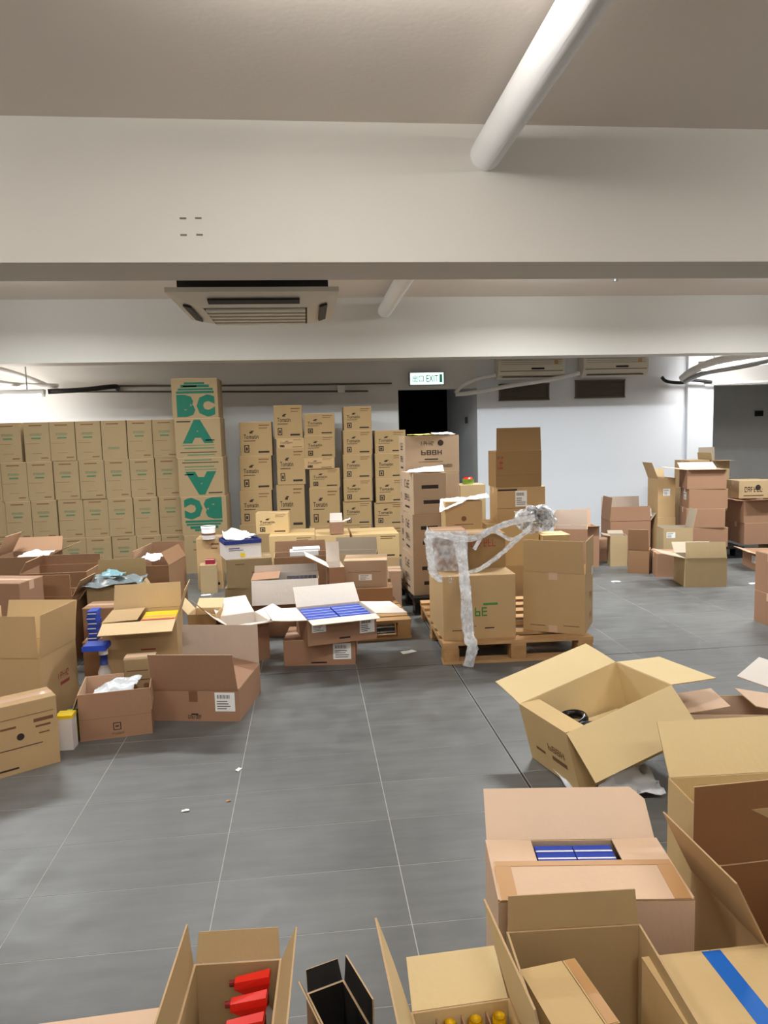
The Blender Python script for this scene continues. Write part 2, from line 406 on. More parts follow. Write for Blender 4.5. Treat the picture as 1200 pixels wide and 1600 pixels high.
# floor tiles: single ones as far as they can be told apart, the rest joined
def tile_mat():
    m = bpy.data.materials.new('slate_tile'); m.use_nodes = True; nt = m.node_tree; N = nt.nodes; L = nt.links
    p = N['Principled BSDF']
    g = N.new('ShaderNodeNewGeometry')
    def nz(s, d=6):
        n = N.new('ShaderNodeTexNoise'); n.inputs['Scale'].default_value = s; n.inputs['Detail'].default_value = d
        L.new(g.outputs['Position'], n.inputs['Vector']); return n
    n1, n2 = nz(0.9), nz(7, 8)
    mp = N.new('ShaderNodeMapping'); mp.inputs['Scale'].default_value = (1.2, 7, 1); L.new(g.outputs['Position'], mp.inputs[0])
    n3 = N.new('ShaderNodeTexNoise'); n3.inputs['Scale'].default_value = 3; n3.inputs['Detail'].default_value = 5; L.new(mp.outputs[0], n3.inputs['Vector'])
    oi = N.new('ShaderNodeObjectInfo')
    def madd(a, b_, k):
        mm = N.new('ShaderNodeMath'); mm.operation = 'MULTIPLY_ADD'; L.new(a, mm.inputs[0]); mm.inputs[1].default_value = k
        if isinstance(b_, float): mm.inputs[2].default_value = b_
        else: L.new(b_, mm.inputs[2])
        return mm.outputs[0]
    f = madd(n1.outputs[0], 0.0, 0.5); f = madd(n2.outputs[0], f, 0.22); f = madd(n3.outputs[0], f, 0.25); f = madd(oi.outputs['Random'], f, 0.04)
    cr = N.new('ShaderNodeValToRGB'); cr.color_ramp.elements[0].position = 0.3; cr.color_ramp.elements[1].position = 0.75
    cr.color_ramp.elements[0].color = rgb(72, 72, 71); cr.color_ramp.elements[1].color = rgb(124, 124, 122)
    L.new(f, cr.inputs[0]); L.new(cr.outputs[0], p.inputs['Base Color'])
    r = madd(n2.outputs[0], 0.30, 0.27); L.new(r, p.inputs['Roughness'])
    bm = N.new('ShaderNodeBump'); bm.inputs['Strength'].default_value = 0.12; bm.inputs['Distance'].default_value = 0.01
    L.new(n2.outputs[0], bm.inputs['Height']); L.new(bm.outputs[0], p.inputs['Normal'])
    return m
M_tile = tile_mat()
TW, TD, XJ, YJ = 0.62, 0.31, 0.887, 4.545
tb = MB(); g = 0.0016
tb.hexa([(-TW/2+g, -TD/2+g, -0.0015), (TW/2-g, -TD/2+g, -0.0015), (TW/2-g, TD/2-g, -0.0015), (-TW/2+g, TD/2-g, -0.0015),
         (-TW/2+g, -TD/2+g, 0), (TW/2-g, -TD/2+g, 0), (TW/2-g, TD/2-g, 0), (-TW/2+g, TD/2-g, 0)], (M_tile,)*3)
tile0 = None; far = MB()
JX, JY = 0.012, 0.012
for i in range(-12, 14):
    for j in range(-28, 38):
        cx, cy = XJ+(i+0.5)*TW, YJ+(j+0.5)*TD
        if cx < XL or cx > XR or cy < YB or cy > 15: continue
        vis = 1.25 < cy < 7.1 and -0.62*cy-0.1 < cx < 0.66*cy+0.3 and not (cy > 5 and cx < -0.4) and not (cx > 3.0 and cy < 4.4)
        # the two movement joints are wider: trim the tiles along them
        dx = (JX/2 if i in (0,) else 0); dx2 = (JX/2 if i == -1 else 0); dy = (JY/2 if j == 0 else 0); dy2 = (JY/2 if j == -1 else 0)
        if vis and not (dx or dx2 or dy or dy2):
            if tile0 is None: o = tile0 = tb.build('tile', floor)
            else: o = tile0.copy(); COL.objects.link(o)
            o.location = (cx, cy, 0)
        elif vis:
            q = MB(); x0, x1, y0, y1 = -TW/2+g+dx, TW/2-g-dx2, -TD/2+g+dy, TD/2-g-dy2
            q.hexa([(x0, y0, -0.0015), (x1, y0, -0.0015), (x1, y1, -0.0015), (x0, y1, -0.0015), (x0, y0, 0), (x1, y0, 0), (x1, y1, 0), (x0, y1, 0)], (M_tile,)*3)
            o = q.build('tile', floor); o.location = (cx, cy, 0)
        else:
            far.box((cx, cy, -0.00075), (TW-2*g, TD-2*g, 0.0015), M_tile)
tag(far.build('tile_field', floor), kind='stuff')
b = MB(); b.box((XJ, 6.0, -0.0007), (JX-0.002, 14, 0.0006), M_joint); b.box((1.5, YJ, -0.0007), (13, JY-0.002, 0.0006), M_joint)
b.build('movement_joint', floor)

# ================================================================== PIPES, LAMPS, UNITS
b = MB(); b.tube([(0.905, y_, 2.83) for y_ in (-3.19, 0, 3.569)], 0.075, M_pvc, 20); o = b.build('ceiling_pipe', smooth=True)
tag(o, 'thick white pipe under the ceiling, ending in the near beam', 'pipe')
b = MB(); b.tube([(0.88, y_, 2.83) for y_ in (3.966, 6, 7.899)], 0.075, M_pvc, 20); o = b.build('ceiling_pipe', smooth=True)
tag(o, 'thick white pipe seen between the near and the far beam', 'pipe')

def batten(x, y, z, rz, watts, side, label, L=1.2):
    e = empty('fluorescent_lamp', (x, y, z), rz, label, 'lamp')
    t = MB(); t.box((0, 0, 0.03), (L, 0.09, 0.05), M_tray); t.build('lamp_body', e)
    for s in (-1, 1):
        c = MB(); c.box((s*(L/2-0.015), 0, -0.01), (0.03, 0.04, 0.035), M_tray); c.build('tube_holder', e)
    u = MB(); u.tube([(-L/2+0.03, 0, -0.012), (L/2-0.03, 0, -0.012)], 0.013, M_tube, 10); u.build('tube', e, True)
    k = MB(); 
    if z < ZC-0.06:
        for s in (-1, 1): k.box((s*L*0.35, 0, (0.055+ZC-z)/2), (0.01, 0.01, ZC-z-0.055), M_metal)
        k.build('hanger', e)
    l = bpy.data.lights.new('tube_light', 'AREA'); l.shape = 'RECTANGLE'; l.size = L*0.95; l.size_y = 0.10; l.energy = watts
    l.color = (1.0, 0.975, 0.93)
    if side < 0.2: l.spread = RD(165); l.color = (0.93, 0.98, 1.0)      # battens with a reflector
    lo = bpy.data.objects.new('tube_light', l); COL.objects.link(lo); lo.parent = e; lo.location = (0, 0, -0.035)
    for s in (-1, 1):       # a bare tube also shines sideways and up
        l2 = l.copy(); l2.energy = watts*side; lo = bpy.data.objects.new('tube_light', l2); COL.objects.link(lo); lo.parent = e
        lo.location = (0, s*0.06, -0.01); lo.rotation_euler = (s*RD(105), 0, 0)
    return e
for a in BATTENS: batten(*a)
batten(-3.55, 8.62, 2.06, RD(0), 8, 0.5, 'bright fluorescent batten hanging at the top left above the green-print cartons', 1.25)
batten(5.55, 8.65, 2.28, RD(-32), 9, 0.4, 'bright fluorescent batten hanging at the top right near the bundled pipes', 1.2)

def pipe(name, pts, r, m, label, cat='pipe', n=8, sub=6):
    pts = [Vector(p) for p in pts]; out = []
    for i in range(len(pts)-1):
        p0, p1, p2, p3 = pts[max(i-1, 0)], pts[i], pts[i+1], pts[min(i+2, len(pts)-1)]
        for k in range(sub):
            t = k/sub; out.append(0.5*((2*p1)+(p2-p0)*t+(2*p0-5*p1+4*p2-p3)*t*t+(3*p1-p0-3*p2+p3)*t**3))
    out.append(pts[-1]); b = MB(); b.tube(out, r, m, n); o = b.build(name, smooth=True); return tag(o, label, cat)
pipe('conduit', [(-2.298, 9.370, 2.194), (-0.614, 9.370, 2.170), (1.111, 9.370, 2.163)], 0.011, M_vent, 'upper thin conduit running along the back wall above the cartons')
pipe('conduit', [(-3.023, 9.360, 2.137), (-0.617, 9.360, 2.090), (0.802, 9.360, 2.070)], 0.011, M_vent, 'lower thin conduit running along the back wall above the cartons')
b = MB(); c = Vector((0.458, 9.360, 2.101)); b.box(c, (0.09, 0.05, 0.09), M_tray); tag(b.build('junction_box'), 'small white junction box on the conduits of the back wall', 'box')
pipe('black_pipe', [(-3.015, 9.000, 2.115), (-2.643, 9.100, 2.136), (-2.309, 9.200, 2.175), (-2.312, 9.390, 2.164)], 0.03, M_black, 'black insulated pipe at the top left beside the lamp', n=10)
pipe('white_conduit', [(-3.642, 8.600, 2.426), (-3.219, 8.900, 2.274), (-2.988, 9.300, 2.141)], 0.035, M_pvc, 'white pipe slanting down at the top left, above the lamp')
pipe('white_conduit', [(-3.612, 8.500, 2.263), (-3.253, 8.600, 2.180), (-2.998, 9.300, 2.210)], 0.022, M_pvc, 'thinner white pipe curving at the top left, just above the lamp')
pipe('air_conditioner_pipe', [(2.445, 9.220, 2.233), (2.201, 9.250, 2.191), (2.017, 9.300, 2.108), (1.945, 9.360, 2.023)], 0.025, M_pvc, 'white lagged pipe from the left wall unit down to the doorway header')
pipe('air_conditioner_pipe', [(3.552, 9.220, 2.238), (3.166, 9.220, 2.163), (2.579, 9.250, 2.086), (2.126, 9.300, 2.016), (1.942, 9.350, 2.006)], 0.028, M_pvc, 'long white lagged pipe from the right wall unit sagging to the doorway header')
pipe('bundled_pipe', [(4.950, 9.200, 2.138), (5.006, 9.000, 2.235), (5.216, 8.700, 2.331), (5.823, 8.350, 2.392)], 0.05, M_pvc, 'thick pale pipe curving up at the top right corner', n=12)
pipe('bundled_pipe', [(4.960, 9.150, 2.092), (5.080, 8.900, 2.184), (5.410, 8.600, 2.239), (5.908, 8.350, 2.329)], 0.032, M_metal, 'silver pipe curving below the thick one at the top right', n=12)
pipe('bundled_pipe', [(5.283, 9.250, 2.085), (5.734, 9.250, 2.077), (6.556, 9.250, 2.096)], 0.02, M_pvc, 'thin white pipe running level along the top right opening')
pipe('black_cable', [(4.692, 9.250, 2.171), (4.764, 9.250, 2.112), (4.978, 9.250, 2.091), (5.075, 9.200, 2.119), (5.361, 9.200, 2.089)], 0.022, M_black, 'black cable bunch on the wall right of the wall units', 'cable')

# cassette unit
e = empty('cassette_air_conditioner', (-0.262, 4.525, 2.27), 0, 'cassette air conditioner hanging under the ceiling between the beams', 'air conditioner')
b = MB(); b.box((0, 0, 0.18), (0.82, 0.80, 0.27), M_black); b.build('housing', e)
b = MB()
ro, ri, zi = 0.465, 0.29, -0.035
for k in range(4):   # bevelled frame
    R = Matrix.Rotation(k*pi/2, 3, 'Z')
    q = lambda x_, y_, z_: tuple(R @ Vector((x_, y_, z_)))
    b.face([q(-ro, -ro, 0.02), q(-ro, -ro, 0.045), q(ro, -ro, 0.045), q(ro, -ro, 0.02)][::-1], M_plastic)
    b.face([q(-ro, -ro, 0.02), q(ro, -ro, 0.02), q(ri, -ri, zi), q(-ri, -ri, zi)][::-1], M_plastic)
b.face([(-ro, -ro, 0.045), (ro, -ro, 0.045), (ro, ro, 0.045), (-ro, ro, 0.045)], M_plastic)
b.build('panel', e)
b = MB(); b.box((0, 0, zi+0.012), (2*ri-0.01, 2*ri-0.01, 0.012), M_black); b.build('intake_filter', e)
for k in range(5):
    b = MB(); b.box((0, -ri+0.06+k*0.115, zi-0.004), (2*ri-0.02, 0.062, 0.014), M_plastic); b.build('grille_slat', e)
for k in range(4):
    b = MB(); b.box((0, 0, 0), (0.50, 0.045, 0.012), M_black); o = b.build('louver', e)
    a = k*pi/2; o.location = (0.385*sin(a), -0.385*cos(a), -0.016); o.rotation_euler = (0, 0, a)
    o.rotation_euler = (Matrix.Rotation(a, 3, 'Z') @ Matrix.Rotation(RD(-17.5), 3, 'X')).to_euler()
b = MB()
for sx in (-1, 1):
    for sy in (-1, 1): b.tube([(sx*0.38, sy*0.37, 0.3), (sx*0.38, sy*0.37, ZC-2.27)], 0.006, M_metal, 6)
b.build('hanger_rods', e)

# wall units
def wall_unit(x, z, label):
    e = empty('wall_air_conditioner', (x, YW, z), 0, label, 'air conditioner', 'wall air conditioners')
    W, prof = 0.88, [(0, 0), (-0.10, -0.015), (-0.17, 0.03), (-0.20, 0.09), (-0.20, 0.22), (-0.17, 0.27), (0, 0.28)]
    b = MB(); n = len(prof)
    for s in (-1, 1): b.v += [(s*W/2, y_, z_) for y_, z_ in prof]
    k = b.mi(M_plastic)
    for i in range(n): b.f.append((i, (i+1) % n, n+(i+1) % n, n+i)); b.m.append(k)
    b.f.append(tuple(range(n))[::-1]); b.m.append(k); b.f.append(tuple(range(n, 2*n))); b.m.append(k); b.build('casing', e)
    b = MB(); b.box((0, -0.148, 0.012), (W-0.12, 0.06, 0.008), M_plgrey); o = b.build('louver', e)
    b = MB(); b.box((0, -0.2005, 0.085), (W-0.05, 0.004, 0.008), M_plgrey); b.build('panel_seam', e)
    for k in range(3):
        b = MB(); b.box((0, -0.2, 0.17+k*0.025), (W-0.08, 0.003, 0.004), M_plgrey); b.build('front_line', e)
    b = MB(); b.box((0.08, -0.2025, 0.115), (0.17, 0.004, 0.02), M_blackgl); b.build('display', e)
    b = MB(); b.box((W*0.37, -0.2025, 0.19), (0.05, 0.004, 0.05), M_tape); b.build('energy_sticker', e)
wall_unit((2.913, 9.200, 2.337)[0], 2.19, 'left wall air conditioner, above the left vent')
wall_unit((4.044, 9.200, 2.327)[0], 2.20, 'right wall air conditioner, above the right vent')
def vent(p0, p1, label):
    x0, z1, x1, z0 = p0[0], p0[2], p1[0], p1[2]; W, H = x1-x0, z1-z0
    e = empty('wall_vent', ((x0+x1)/2, YW, (z0+z1)/2), 0, label, 'vent', 'wall vents')
    b = MB(); b.box((0, -0.004, 0), (W, 0.008, H), M_plgrey); b.build('backing', e)
    b = MB()
    for s in (-1, 1): b.box((0, -0.014, s*(H/2)), (W+0.03, 0.028, 0.018), M_vent); b.box((s*W/2, -0.014, 0), (0.018, 0.028, H), M_vent)
    b.build('frame', e)
    n = 8
    for k in range(n):
        b = MB(); z_ = -H/2+(k+0.5)*H/n; b.hexa([(-W/2, -0.022, z_-0.012), (W/2, -0.022, z_-0.012), (W/2, -0.01, z_+0.006), (-W/2, -0.01, z_+0.006),
            (-W/2, -0.022, z_-0.009), (W/2, -0.022, z_-0.009), (W/2, -0.01, z_+0.009), (-W/2, -0.01, z_+0.009)], (M_vent,)*3); b.build('slat', e)
vent((2.538, 9.380, 2.120), (3.194, 9.380, 1.916), 'dark slatted vent high on the white wall, left one')
vent((3.570, 9.380, 2.151), (4.234, 9.380, 1.928), 'dark slatted vent high on the white wall, right one')

# exit sign
pa, pb = (1.345, 9.300, 2.283), (1.775, 9.300, 2.137)
e = empty('exit_sign', ((pa[0]+pb[0])/2, 9.33, (pa[2]+pb[2])/2), 0, 'lit white exit sign with green letters over the dark doorway', 'sign')
W, H = pb[0]-pa[0], pa[2]-pb[2]
M_sign = mat('sign_face', rgb(206, 240, 236), 0.4, 0, emit=1.1); M_signg = mat('sign_green', rgb(20, 120, 88), 0.4, 0, emit=0.35)
b = MB(); b.box((0, 0, 0), (W+0.03, 0.06, H+0.03), M_metal); b.build('sign_case', e)
b = MB(); b.box((0, -0.032, 0), (W, 0.006, H), M_sign); f = b.build('sign_panel', e)
b = MB(); marks(b, 'F', W, 0.072, H, [('text', 0.06, 0.2, 0.34, 0.6, '出口', M_signg), ('text', 0.48, 0.2, 0.36, 0.6, 'EXIT', M_signg), ('bar', 0.88, 0.15, 0.08, 0.7, M_signg)])
o = b.build('sign_lettering', f); o.location.z = -H/2
b = MB(); b.box((0, 0.035, 0), (0.08, 0.07, 0.05), M_metal); b.build('bracket', e)
# switch in the recess
c = (7.512, 11.440, 1.700); e = empty('wall_switch', (c[0], 11.45, c[2]), 0, 'small black switch on the dark recess wall', 'switch')
b = MB(); b.box((0, -0.01, 0), (0.14, 0.02, 0.09), M_black); b.build('switch_plate', e)
b = MB(); b.box((0, -0.025, 0), (0.05, 0.012, 0.05), M_blackgl); b.build('rocker', e)
c = (2.284, 9.900, 1.646); b = MB(); b.box((XD1-0.012, 10.0, 1.68), (0.02, 0.09, 0.09), M_vent); tag(b.build('wall_switch'), 'small dark switch on the side wall of the doorway', 'switch')
b = MB(); b.tube([((3.018, 7.000, 2.957)[0], 6.9, ZC), ((3.018, 7.000, 2.957)[0], 6.9, ZC-0.05)], 0.025, M_metal, 10); tag(b.build('sprinkler_head'), 'small sprinkler head under the ceiling between the beams', 'sprinkler')

def pallet(T, label, mboard=M_wood, mblock=M_wood2, nb=7):
    x, y, z, yaw, w, d, h = T
    e = empty('pallet', (x, y, z), RD(yaw), label, 'pallet')
    bt = 0.02
    for k in range(nb):
        bw = 0.10; yy = -d/2+bw/2+k*(d-bw)/(nb-1)
        b = MB(); b.box((0, yy, h-bt/2), (w, bw, bt), mboard); b.build('deck_board', e)
    for s in (-1, 0, 1):
        b = MB(); b.box((s*(w/2-0.05), 0, h-bt*1.5), (0.1, d, bt-0.0005), mboard); b.build('stringer_board', e)
        b = MB(); b.box((0, s*(d/2-0.05), bt/2), (w, 0.1, bt-0.001), mboard); b.build('bottom_board', e)
    bh = h-3*bt
    for s in (-1, 0, 1):
        for t in (-1, 0, 1):
            b = MB(); b.box((s*(w/2-0.055), t*(d/2-0.06), bt+bh/2), (0.1, 0.12, bh-0.001), mblock); b.build('block', e)
    return e
pallet((1.352, 5.13, 0, -2, 1.0, 1.25, 0.144), 'wooden pallet under the kraft cartons wrapped in film')
pallet((1.165, 6.31, 0, 2, 0.68, 0.88, 0.144), 'black pallet under the tall carton stack by the dark doorway', M_black, M_blackgl)
pallet((0.385, 5.62, 0, 3, 0.62, 0.9, 0.144), 'small wooden pallet behind the white-flapped carton of blue packets')
pallet((4.64, 8.15, 0, -3, 0.60, 0.9, 0.13), 'black pallet under the pink carton stack on the right', M_black, M_blackgl)

# ================================================================== CARTONS
# measured cartons: (x, y, z, yaw, width, depth, height, tilt x, tilt y), flaps {side: (length, angle)}
FIT = {
    'fg1': ((1.283, 2.994, 0, -77.3, 0.385, 0.545, 0.27, 14, -1.6), {'F': (0.13, 20), 'R': (0.212, 229), 'B': (0.242, 196), 'L': (0.227, 167)}),
    'fg2': ((0.687, 1.752, 0, -7.2, 0.484, 0.275, 0.34, 0, 0), {'B': (0.15, 152)}),
    'fg3': ((0.574, 1.389, 0, -3.1, 0.32, 0.3, 0.335, 0, 0), {'B': (0.079, 98)}),
    'fg4': ((0.503, 1.365, 0.01, 7.4, 0.134, 0.187, 0.306, 0, 0), {}),
    'fg5': ((0.293, 1.264, 0, 2.6, 0.221, 0.32, 0.268, 0, 0), {'B': (0.127, 177), 'L': (0.241, 104), 'R': (0.249, 74)}),
    'fg6': ((0.884, 1.374, 0, 0.3, 0.335, 0.195, 0.3, 0, 0), {}),
    'fg8': ((1.117, 1.558, 0, 2, 0.28, 0.325, 0.336, 0, 0), {'B': (0.222, 91), 'L': (0.171, 115)}),
    'fg7': ((1.328, 1.972, 0, -2.1, 0.41, 0.33, 0.366, 0, 0), {'B': (0.181, 99)}),
    'll1': ((-0.211, 1.436, 0, -2.9, 0.201, 0.303, 0.297, 0, 0), {'B': (0.064, 115), 'L': (0.104, 95), 'R': (0.089, 114)}),
    'll2': ((0.025, 1.612, 0, 19.6, 0.101, 0.179, 0.123, 0, 0), {'B': (0.042, 91), 'R': (0.021, 66)}),
    'll3': ((-0.516, 1.468, 0, 2.5, 0.267, 0.25, 0.193, 0, 0), {}),
    'L1': ((-1.635, 4.139, 0, -11.4, 0.437, 0.376, 0.37, 0, 0), {'F': (0.226, 88), 'R': (0.231, 96), 'B': (0.225, 104)}),
    'L2': ((-1.399, 3.418, 0, 33, 0.327, 0.16, 0.325, 0, 0), {}),
    'L3': ((-1.044, 3.831, 0, 8.7, 0.349, 0.3, 0.243, 0, 0), {}),
    'L3b': ((-0.983, 4.089, 0, 4.9, 0.16, 0.14, 0.311, 0, 0), {}),
    'L4': ((-0.601, 4.051, 0, -10.8, 0.473, 0.442, 0.173, 0, 0), {'F': (0.217, 105), 'B': (0.232, 92)}),
    'L5': ((-0.984, 4.245, 0, 3.9, 0.403, 0.346, 0.495, 0, 0), {'F': (0.256, 177), 'B': (0.187, 149), 'R': (0.181, 107)}),
    'L6': ((-1.819, 5.156, 0, -12.2, 0.352, 0.107, 0.474, 0, 0), {'F': (0.143, 90), 'R': (0.122, 123)}),
    'L7': ((-1.968, 5.895, 0, -0.7, 0.494, 0.392, 0.517, 0, 0), {}),
    'L8': ((-2.457, 6.575, 0, -1.3, 0.432, 0.347, 0.547, 0, 0), {'B': (0.131, 153), 'R': (0.216, 158)}),
    'L9': ((-1.962, 4.875, 0, -14.2, 0.309, 0.25, 0.63, 0, 0), {}),
    'L11': ((-1.406, 5.352, 0, 1.2, 0.355, 0.303, 0.484, 0, 0), {'B': (0.137, 122), 'L': (0.14, 230)}),
    'L12': ((-1.379, 4.85, 0, -3.5, 0.196, 0.2, 0.44, 0, 0), {}),
    'L13': ((-1.286, 6.244, 0, -6.8, 0.308, 0.49, 0.49, 0, 0), {'B': (0.12, 90), 'R': (0.12, 60)}),
    'C1': ((-1.016, 7.218, 0, 4.2, 0.159, 0.16, 0.279, 0, 0), {}),
    'C3b': ((-0.565, 6.559, 0, -2, 0.41, 0.3, 0.191, 0, 0), {}),
    'C3': ((-0.58, 6.593, 0.19, 6, 0.399, 0.3, 0.246, 0, 0), {}),
    'C2': ((-0.635, 6.567, 0.455, 23.6, 0.322, 0.33, 0.159, 0, 0), {}),
    'C4': ((-1.025, 7.35, 0, 1.5, 0.242, 0.3, 0.513, 0, 0), {}),
    'C5': ((-0.205, 5.605, 0, -0.2, 0.511, 0.31, 0.432, 0, 0), {'F': (0.191, 245), 'B': (0.028, 88)}),
    'C6': ((-0.094, 6.449, 0, 1.5, 0.469, 0.3, 0.462, 0, 0), {}),
    'C7': ((-0.455, 5.081, 0, 22.1, 0.278, 0.399, 0.266, 0, 0), {'L': (0.149, 137), 'F': (0.15, 160), 'B': (0.15, 150)}),
    'C8': ((-0.748, 5.049, 0, -6.6, 0.194, 0.2, 0.314, 0, 0), {'B': (0.1, 150), 'L': (0.1, 130)}),
    'C9b': ((0.048, 4.844, 0, -5.8, 0.475, 0.35, 0.173, 0, 0), {}),
    'C9': ((0.15, 4.76, 0.175, 14.3, 0.46, 0.414, 0.169, 0, 0), {'B': (0.178, 151), 'R': (0.245, 189), 'F': (0.144, 180), 'L': (0.227, 173)}),
    'C10': ((0.444, 5.895, 0.298, -6.8, 0.345, 0.3, 0.206, 0, 0), {}),
    'C10b': ((0.482, 5.815, 0.137, -3.6, 0.325, 0.36, 0.124, 0, 0), {}),
    'C12': ((0.732, 6.318, 0, -4.8, 0.114, 0.25, 0.315, 0, 0), {}),
    'C11': ((0.416, 6.722, 0, -8.2, 0.403, 0.25, 0.418, 0, 0), {'B': (0.12, 90)}),
    'C13a': ((-0.187, 7.571, 0, -10.3, 0.492, 0.55, 0.515, 0, 0), {}),
    'C13b': ((0.214, 7.574, 0, -1.7, 0.376, 0.55, 0.501, 0, 0), {}),
    'C13c': ((0.659, 7.574, 0, -4, 0.465, 0.55, 0.496, 0, 0), {}),
    'C15': ((0.285, 7.381, 0.493, 0.4, 0.141, 0.13, 0.122, 0, 0), {'B': (0.08, 95), 'R': (0.08, 160)}),
    'C16': ((-0.401, 7.649, 0.529, -5.8, 0.335, 0.2, 0.214, 0, 0), {}),
    'P0': ((1.366, 5.19, 0, -1.9, 1, 1.346, 0.143, 0, 0), {}),
    'P2': ((1.095, 5.007, 0.144, -1, 0.486, 0.806, 0.425, 0, 0), {}),
    'P3': ((1.661, 4.728, 0.144, -36, 0.412, 0.424, 0.411, 0, 0), {'F': (0.221, 99), 'R': (0.212, 91)}),
    'P4b': ((1.205, 4.969, 0.545, 0.1, 0.265, 0.25, 0.238, 0, 0), {}),
    'P4a': ((0.974, 4.926, 0.545, -25.9, 0.257, 0.3, 0.263, 0, 0), {}),
    'P5a': ((0.989, 6.172, 0.769, 5, 0.295, 0.452, 0.349, 0, 0), {}),
    'P6': ((1.164, 5.625, 0.761, -1.8, 0.291, 0.25, 0.212, 0, 0), {}),
    'P5b': ((1.111, 6.648, 1.117, 4.8, 0.497, 0.3, 0.332, 0, 0), {}),
    'P7': ((1.822, 6.25, 0.728, -2.6, 0.423, 0.3, 0.293, 0, 0), {}),
    'P8': ((1.801, 6.269, 1.023, -1.9, 0.396, 0.3, 0.31, 0, 0), {'F': (0.195, 88)}),
    'P9': ((1.753, 6.196, 0.144, -4.4, 0.642, 0.4, 0.566, 0, 0), {}),
    'P10': ((2.058, 6, 0, 0.8, 0.242, 0.2, 0.615, 0, 0), {}),
    'P11': ((1.556, 6.824, 0, 7.2, 0.201, 0.25, 0.982, 0, 0), {}),
    'M1': ((2.67, 7.147, 0, 21.7, 0.329, 0.323, 0.512, 0, 0), {'B': (0.2, 90)}),
    'M2': ((3.139, 7.738, 0, 21.5, 0.23, 0.3, 0.439, 0, 0), {'B': (0.17, 95)}),
    'R5': ((3.341, 7.971, 0, -2.7, 0.128, 0.2, 0.254, 0, 0), {}),
    'R4': ((3.384, 7.611, 0, -13.5, 0.18, 0.2, 0.336, 0, 0), {}),
    'R3': ((3.433, 7.18, 0, -40, 0.193, 0.22, 0.249, 0, 0), {'F': (0.226, 104)}),
    'R2': ((3.546, 6.983, 0, -11.7, 0.238, 0.282, 0.241, 0, 0), {}),
    'R1': ((3.713, 6.511, 0, -9.7, 0.382, 0.327, 0.276, 0, 0), {'F': (0.142, 78), 'L': (0.232, 167)}),
    'R6': ((3.878, 8.314, 0, -14.5, 0.558, 0.35, 0.413, 0, 0), {'L': (0.28, 85), 'B': (0.26, 95), 'F': (0.171, 88)}),
    'R7': ((4.576, 7.893, 0.791, -2.8, 0.417, 0.388, 0.203, 0, 0), {'B': (0.2, 130), 'L': (0.2, 170)}),
    'R8': ((4.238, 8.145, 0, -9.1, 0.203, 0.3, 0.903, 0, 0), {'L': (0.15, 120)}),
    'R9': ((3.978, 7.469, 0, -10.3, 0.307, 0.25, 0.427, 0, 0), {'R': (0.2, 120)}),
    'R10': ((5.059, 7.948, 0.591, -7.6, 0.359, 0.3, 0.198, 0, 0), {}),
    'R11': ((4.791, 7.078, 0, -7.4, 0.35, 0.429, 0.18, 0, 0), {}),
    'R12': ((4.82, 8.643, 0, 16.6, 0.286, 0.3, 1.089, 0, 0), {}),
    'R13': ((3.39, 4.989, 0, -0, 0.35, 0.35, 0.248, 0, 0), {}),
    'RL': ((2.499, 3.17, 0, -48, 0.283, 0.408, 0.214, 0, 0), {'L': (0.239, 172)}),
    'FP': ((1.887, 2.843, 0, -32.2, 0.495, 0.237, 0.244, 0, 0), {}),
    'R12b': ((5.057, 8.648, 0, 5.7, 0.243, 0.3, 1.076, 0, 0), {'B': (0.16, 90), 'F': (0.12, 180)}),
}
def F(k, **o):
    T = list(FIT[k][0])
    for a, v in o.items():
        i = {'x': 0, 'y': 1, 'z': 2, 'yaw': 3, 'w': 4, 'd': 5, 'h': 6}.get(a)
        T[i] = v
    return T
def C(key, label=None, kind='K', flaps=None, **k):
    T = k.pop('T', None) or FIT[key][0]
    fl = dict(FIT[key][1]); 
    if flaps: fl.update(flaps)
    if k.get('closed'): fl = {}
    return carton('carton', T, label, kind, flaps=fl, **k)
CT = {}
# --- nearest, bottom right
CT['fg1'] = C('fg1', 'yellow kraft carton tipped forward on the floor with four flaps spread and black rings inside', 'Y', bend=0.06, flaps={'F': (0.10, -10)},
  prints=[('F', 'text', 0.5, 0.45, 0.35, 0.12, '~4', M_inkbr), ('F', 'bar', 0.2, 0.3, 0.2, 0.05, M_inkbr), ('F', 'bar', 0.55, 0.3, 0.3, 0.08, M_inkbr)])
CT['fg2'] = C('fg2', 'pinkish carton with its back flap up and a slot showing bright blue packets', 'F', flaps={'B': (0.145, 135), 'F': (0.15, 4), 'L': (0.128, 0), 'R': (0.128, 0)}, bend=0.0, jag={'B': 0.035})
CT['fg3'] = C('fg3', 'open olive kraft carton with a raised back panel in front of the blue-packet carton', 'O', bend=0.02)
CT['fg4'] = C('fg4', 'small closed kraft carton with brown tape standing inside the open olive carton', 'Y', seam=0.036)
CT['fg5'] = C('fg5', 'open kraft carton at the bottom centre with tall side flaps and yellow-capped bottles', 'Y', bend=0.05,
  flaps={'B': (0.105, 145)}, prints=[('L', 'text', 0.55, 0.8, 0.3, 0.1, '~4', M_inkbr)])
CT['fg6'] = C('fg6', 'closed kraft carton with a strip of blue tape at the bottom right corner', 'Y', seam=-FIT['fg6'][0][4]/2+0.165, T=F('fg6', d=0.34, y=FIT['fg6'][0][1]-0.075),
  prints=[('L', 'text', 0.45, 0.45, 0.3, 0.35, '~2', M_inkbr), ('L', 'text', 0.45, 0.12, 0.3, 0.2, '~5', M_inkbr)])
CT['fg8'] = C('fg8', 'open kraft carton with shade-brown inside at the right edge, its left flap leaning outward', 'D', T=(1.167, 1.628, 0, 2, 0.293, 0.338, 0.284, 0, 0), flaps={'B': (0.232, 91), 'L': (0.20, 117)}, bend=0.02)
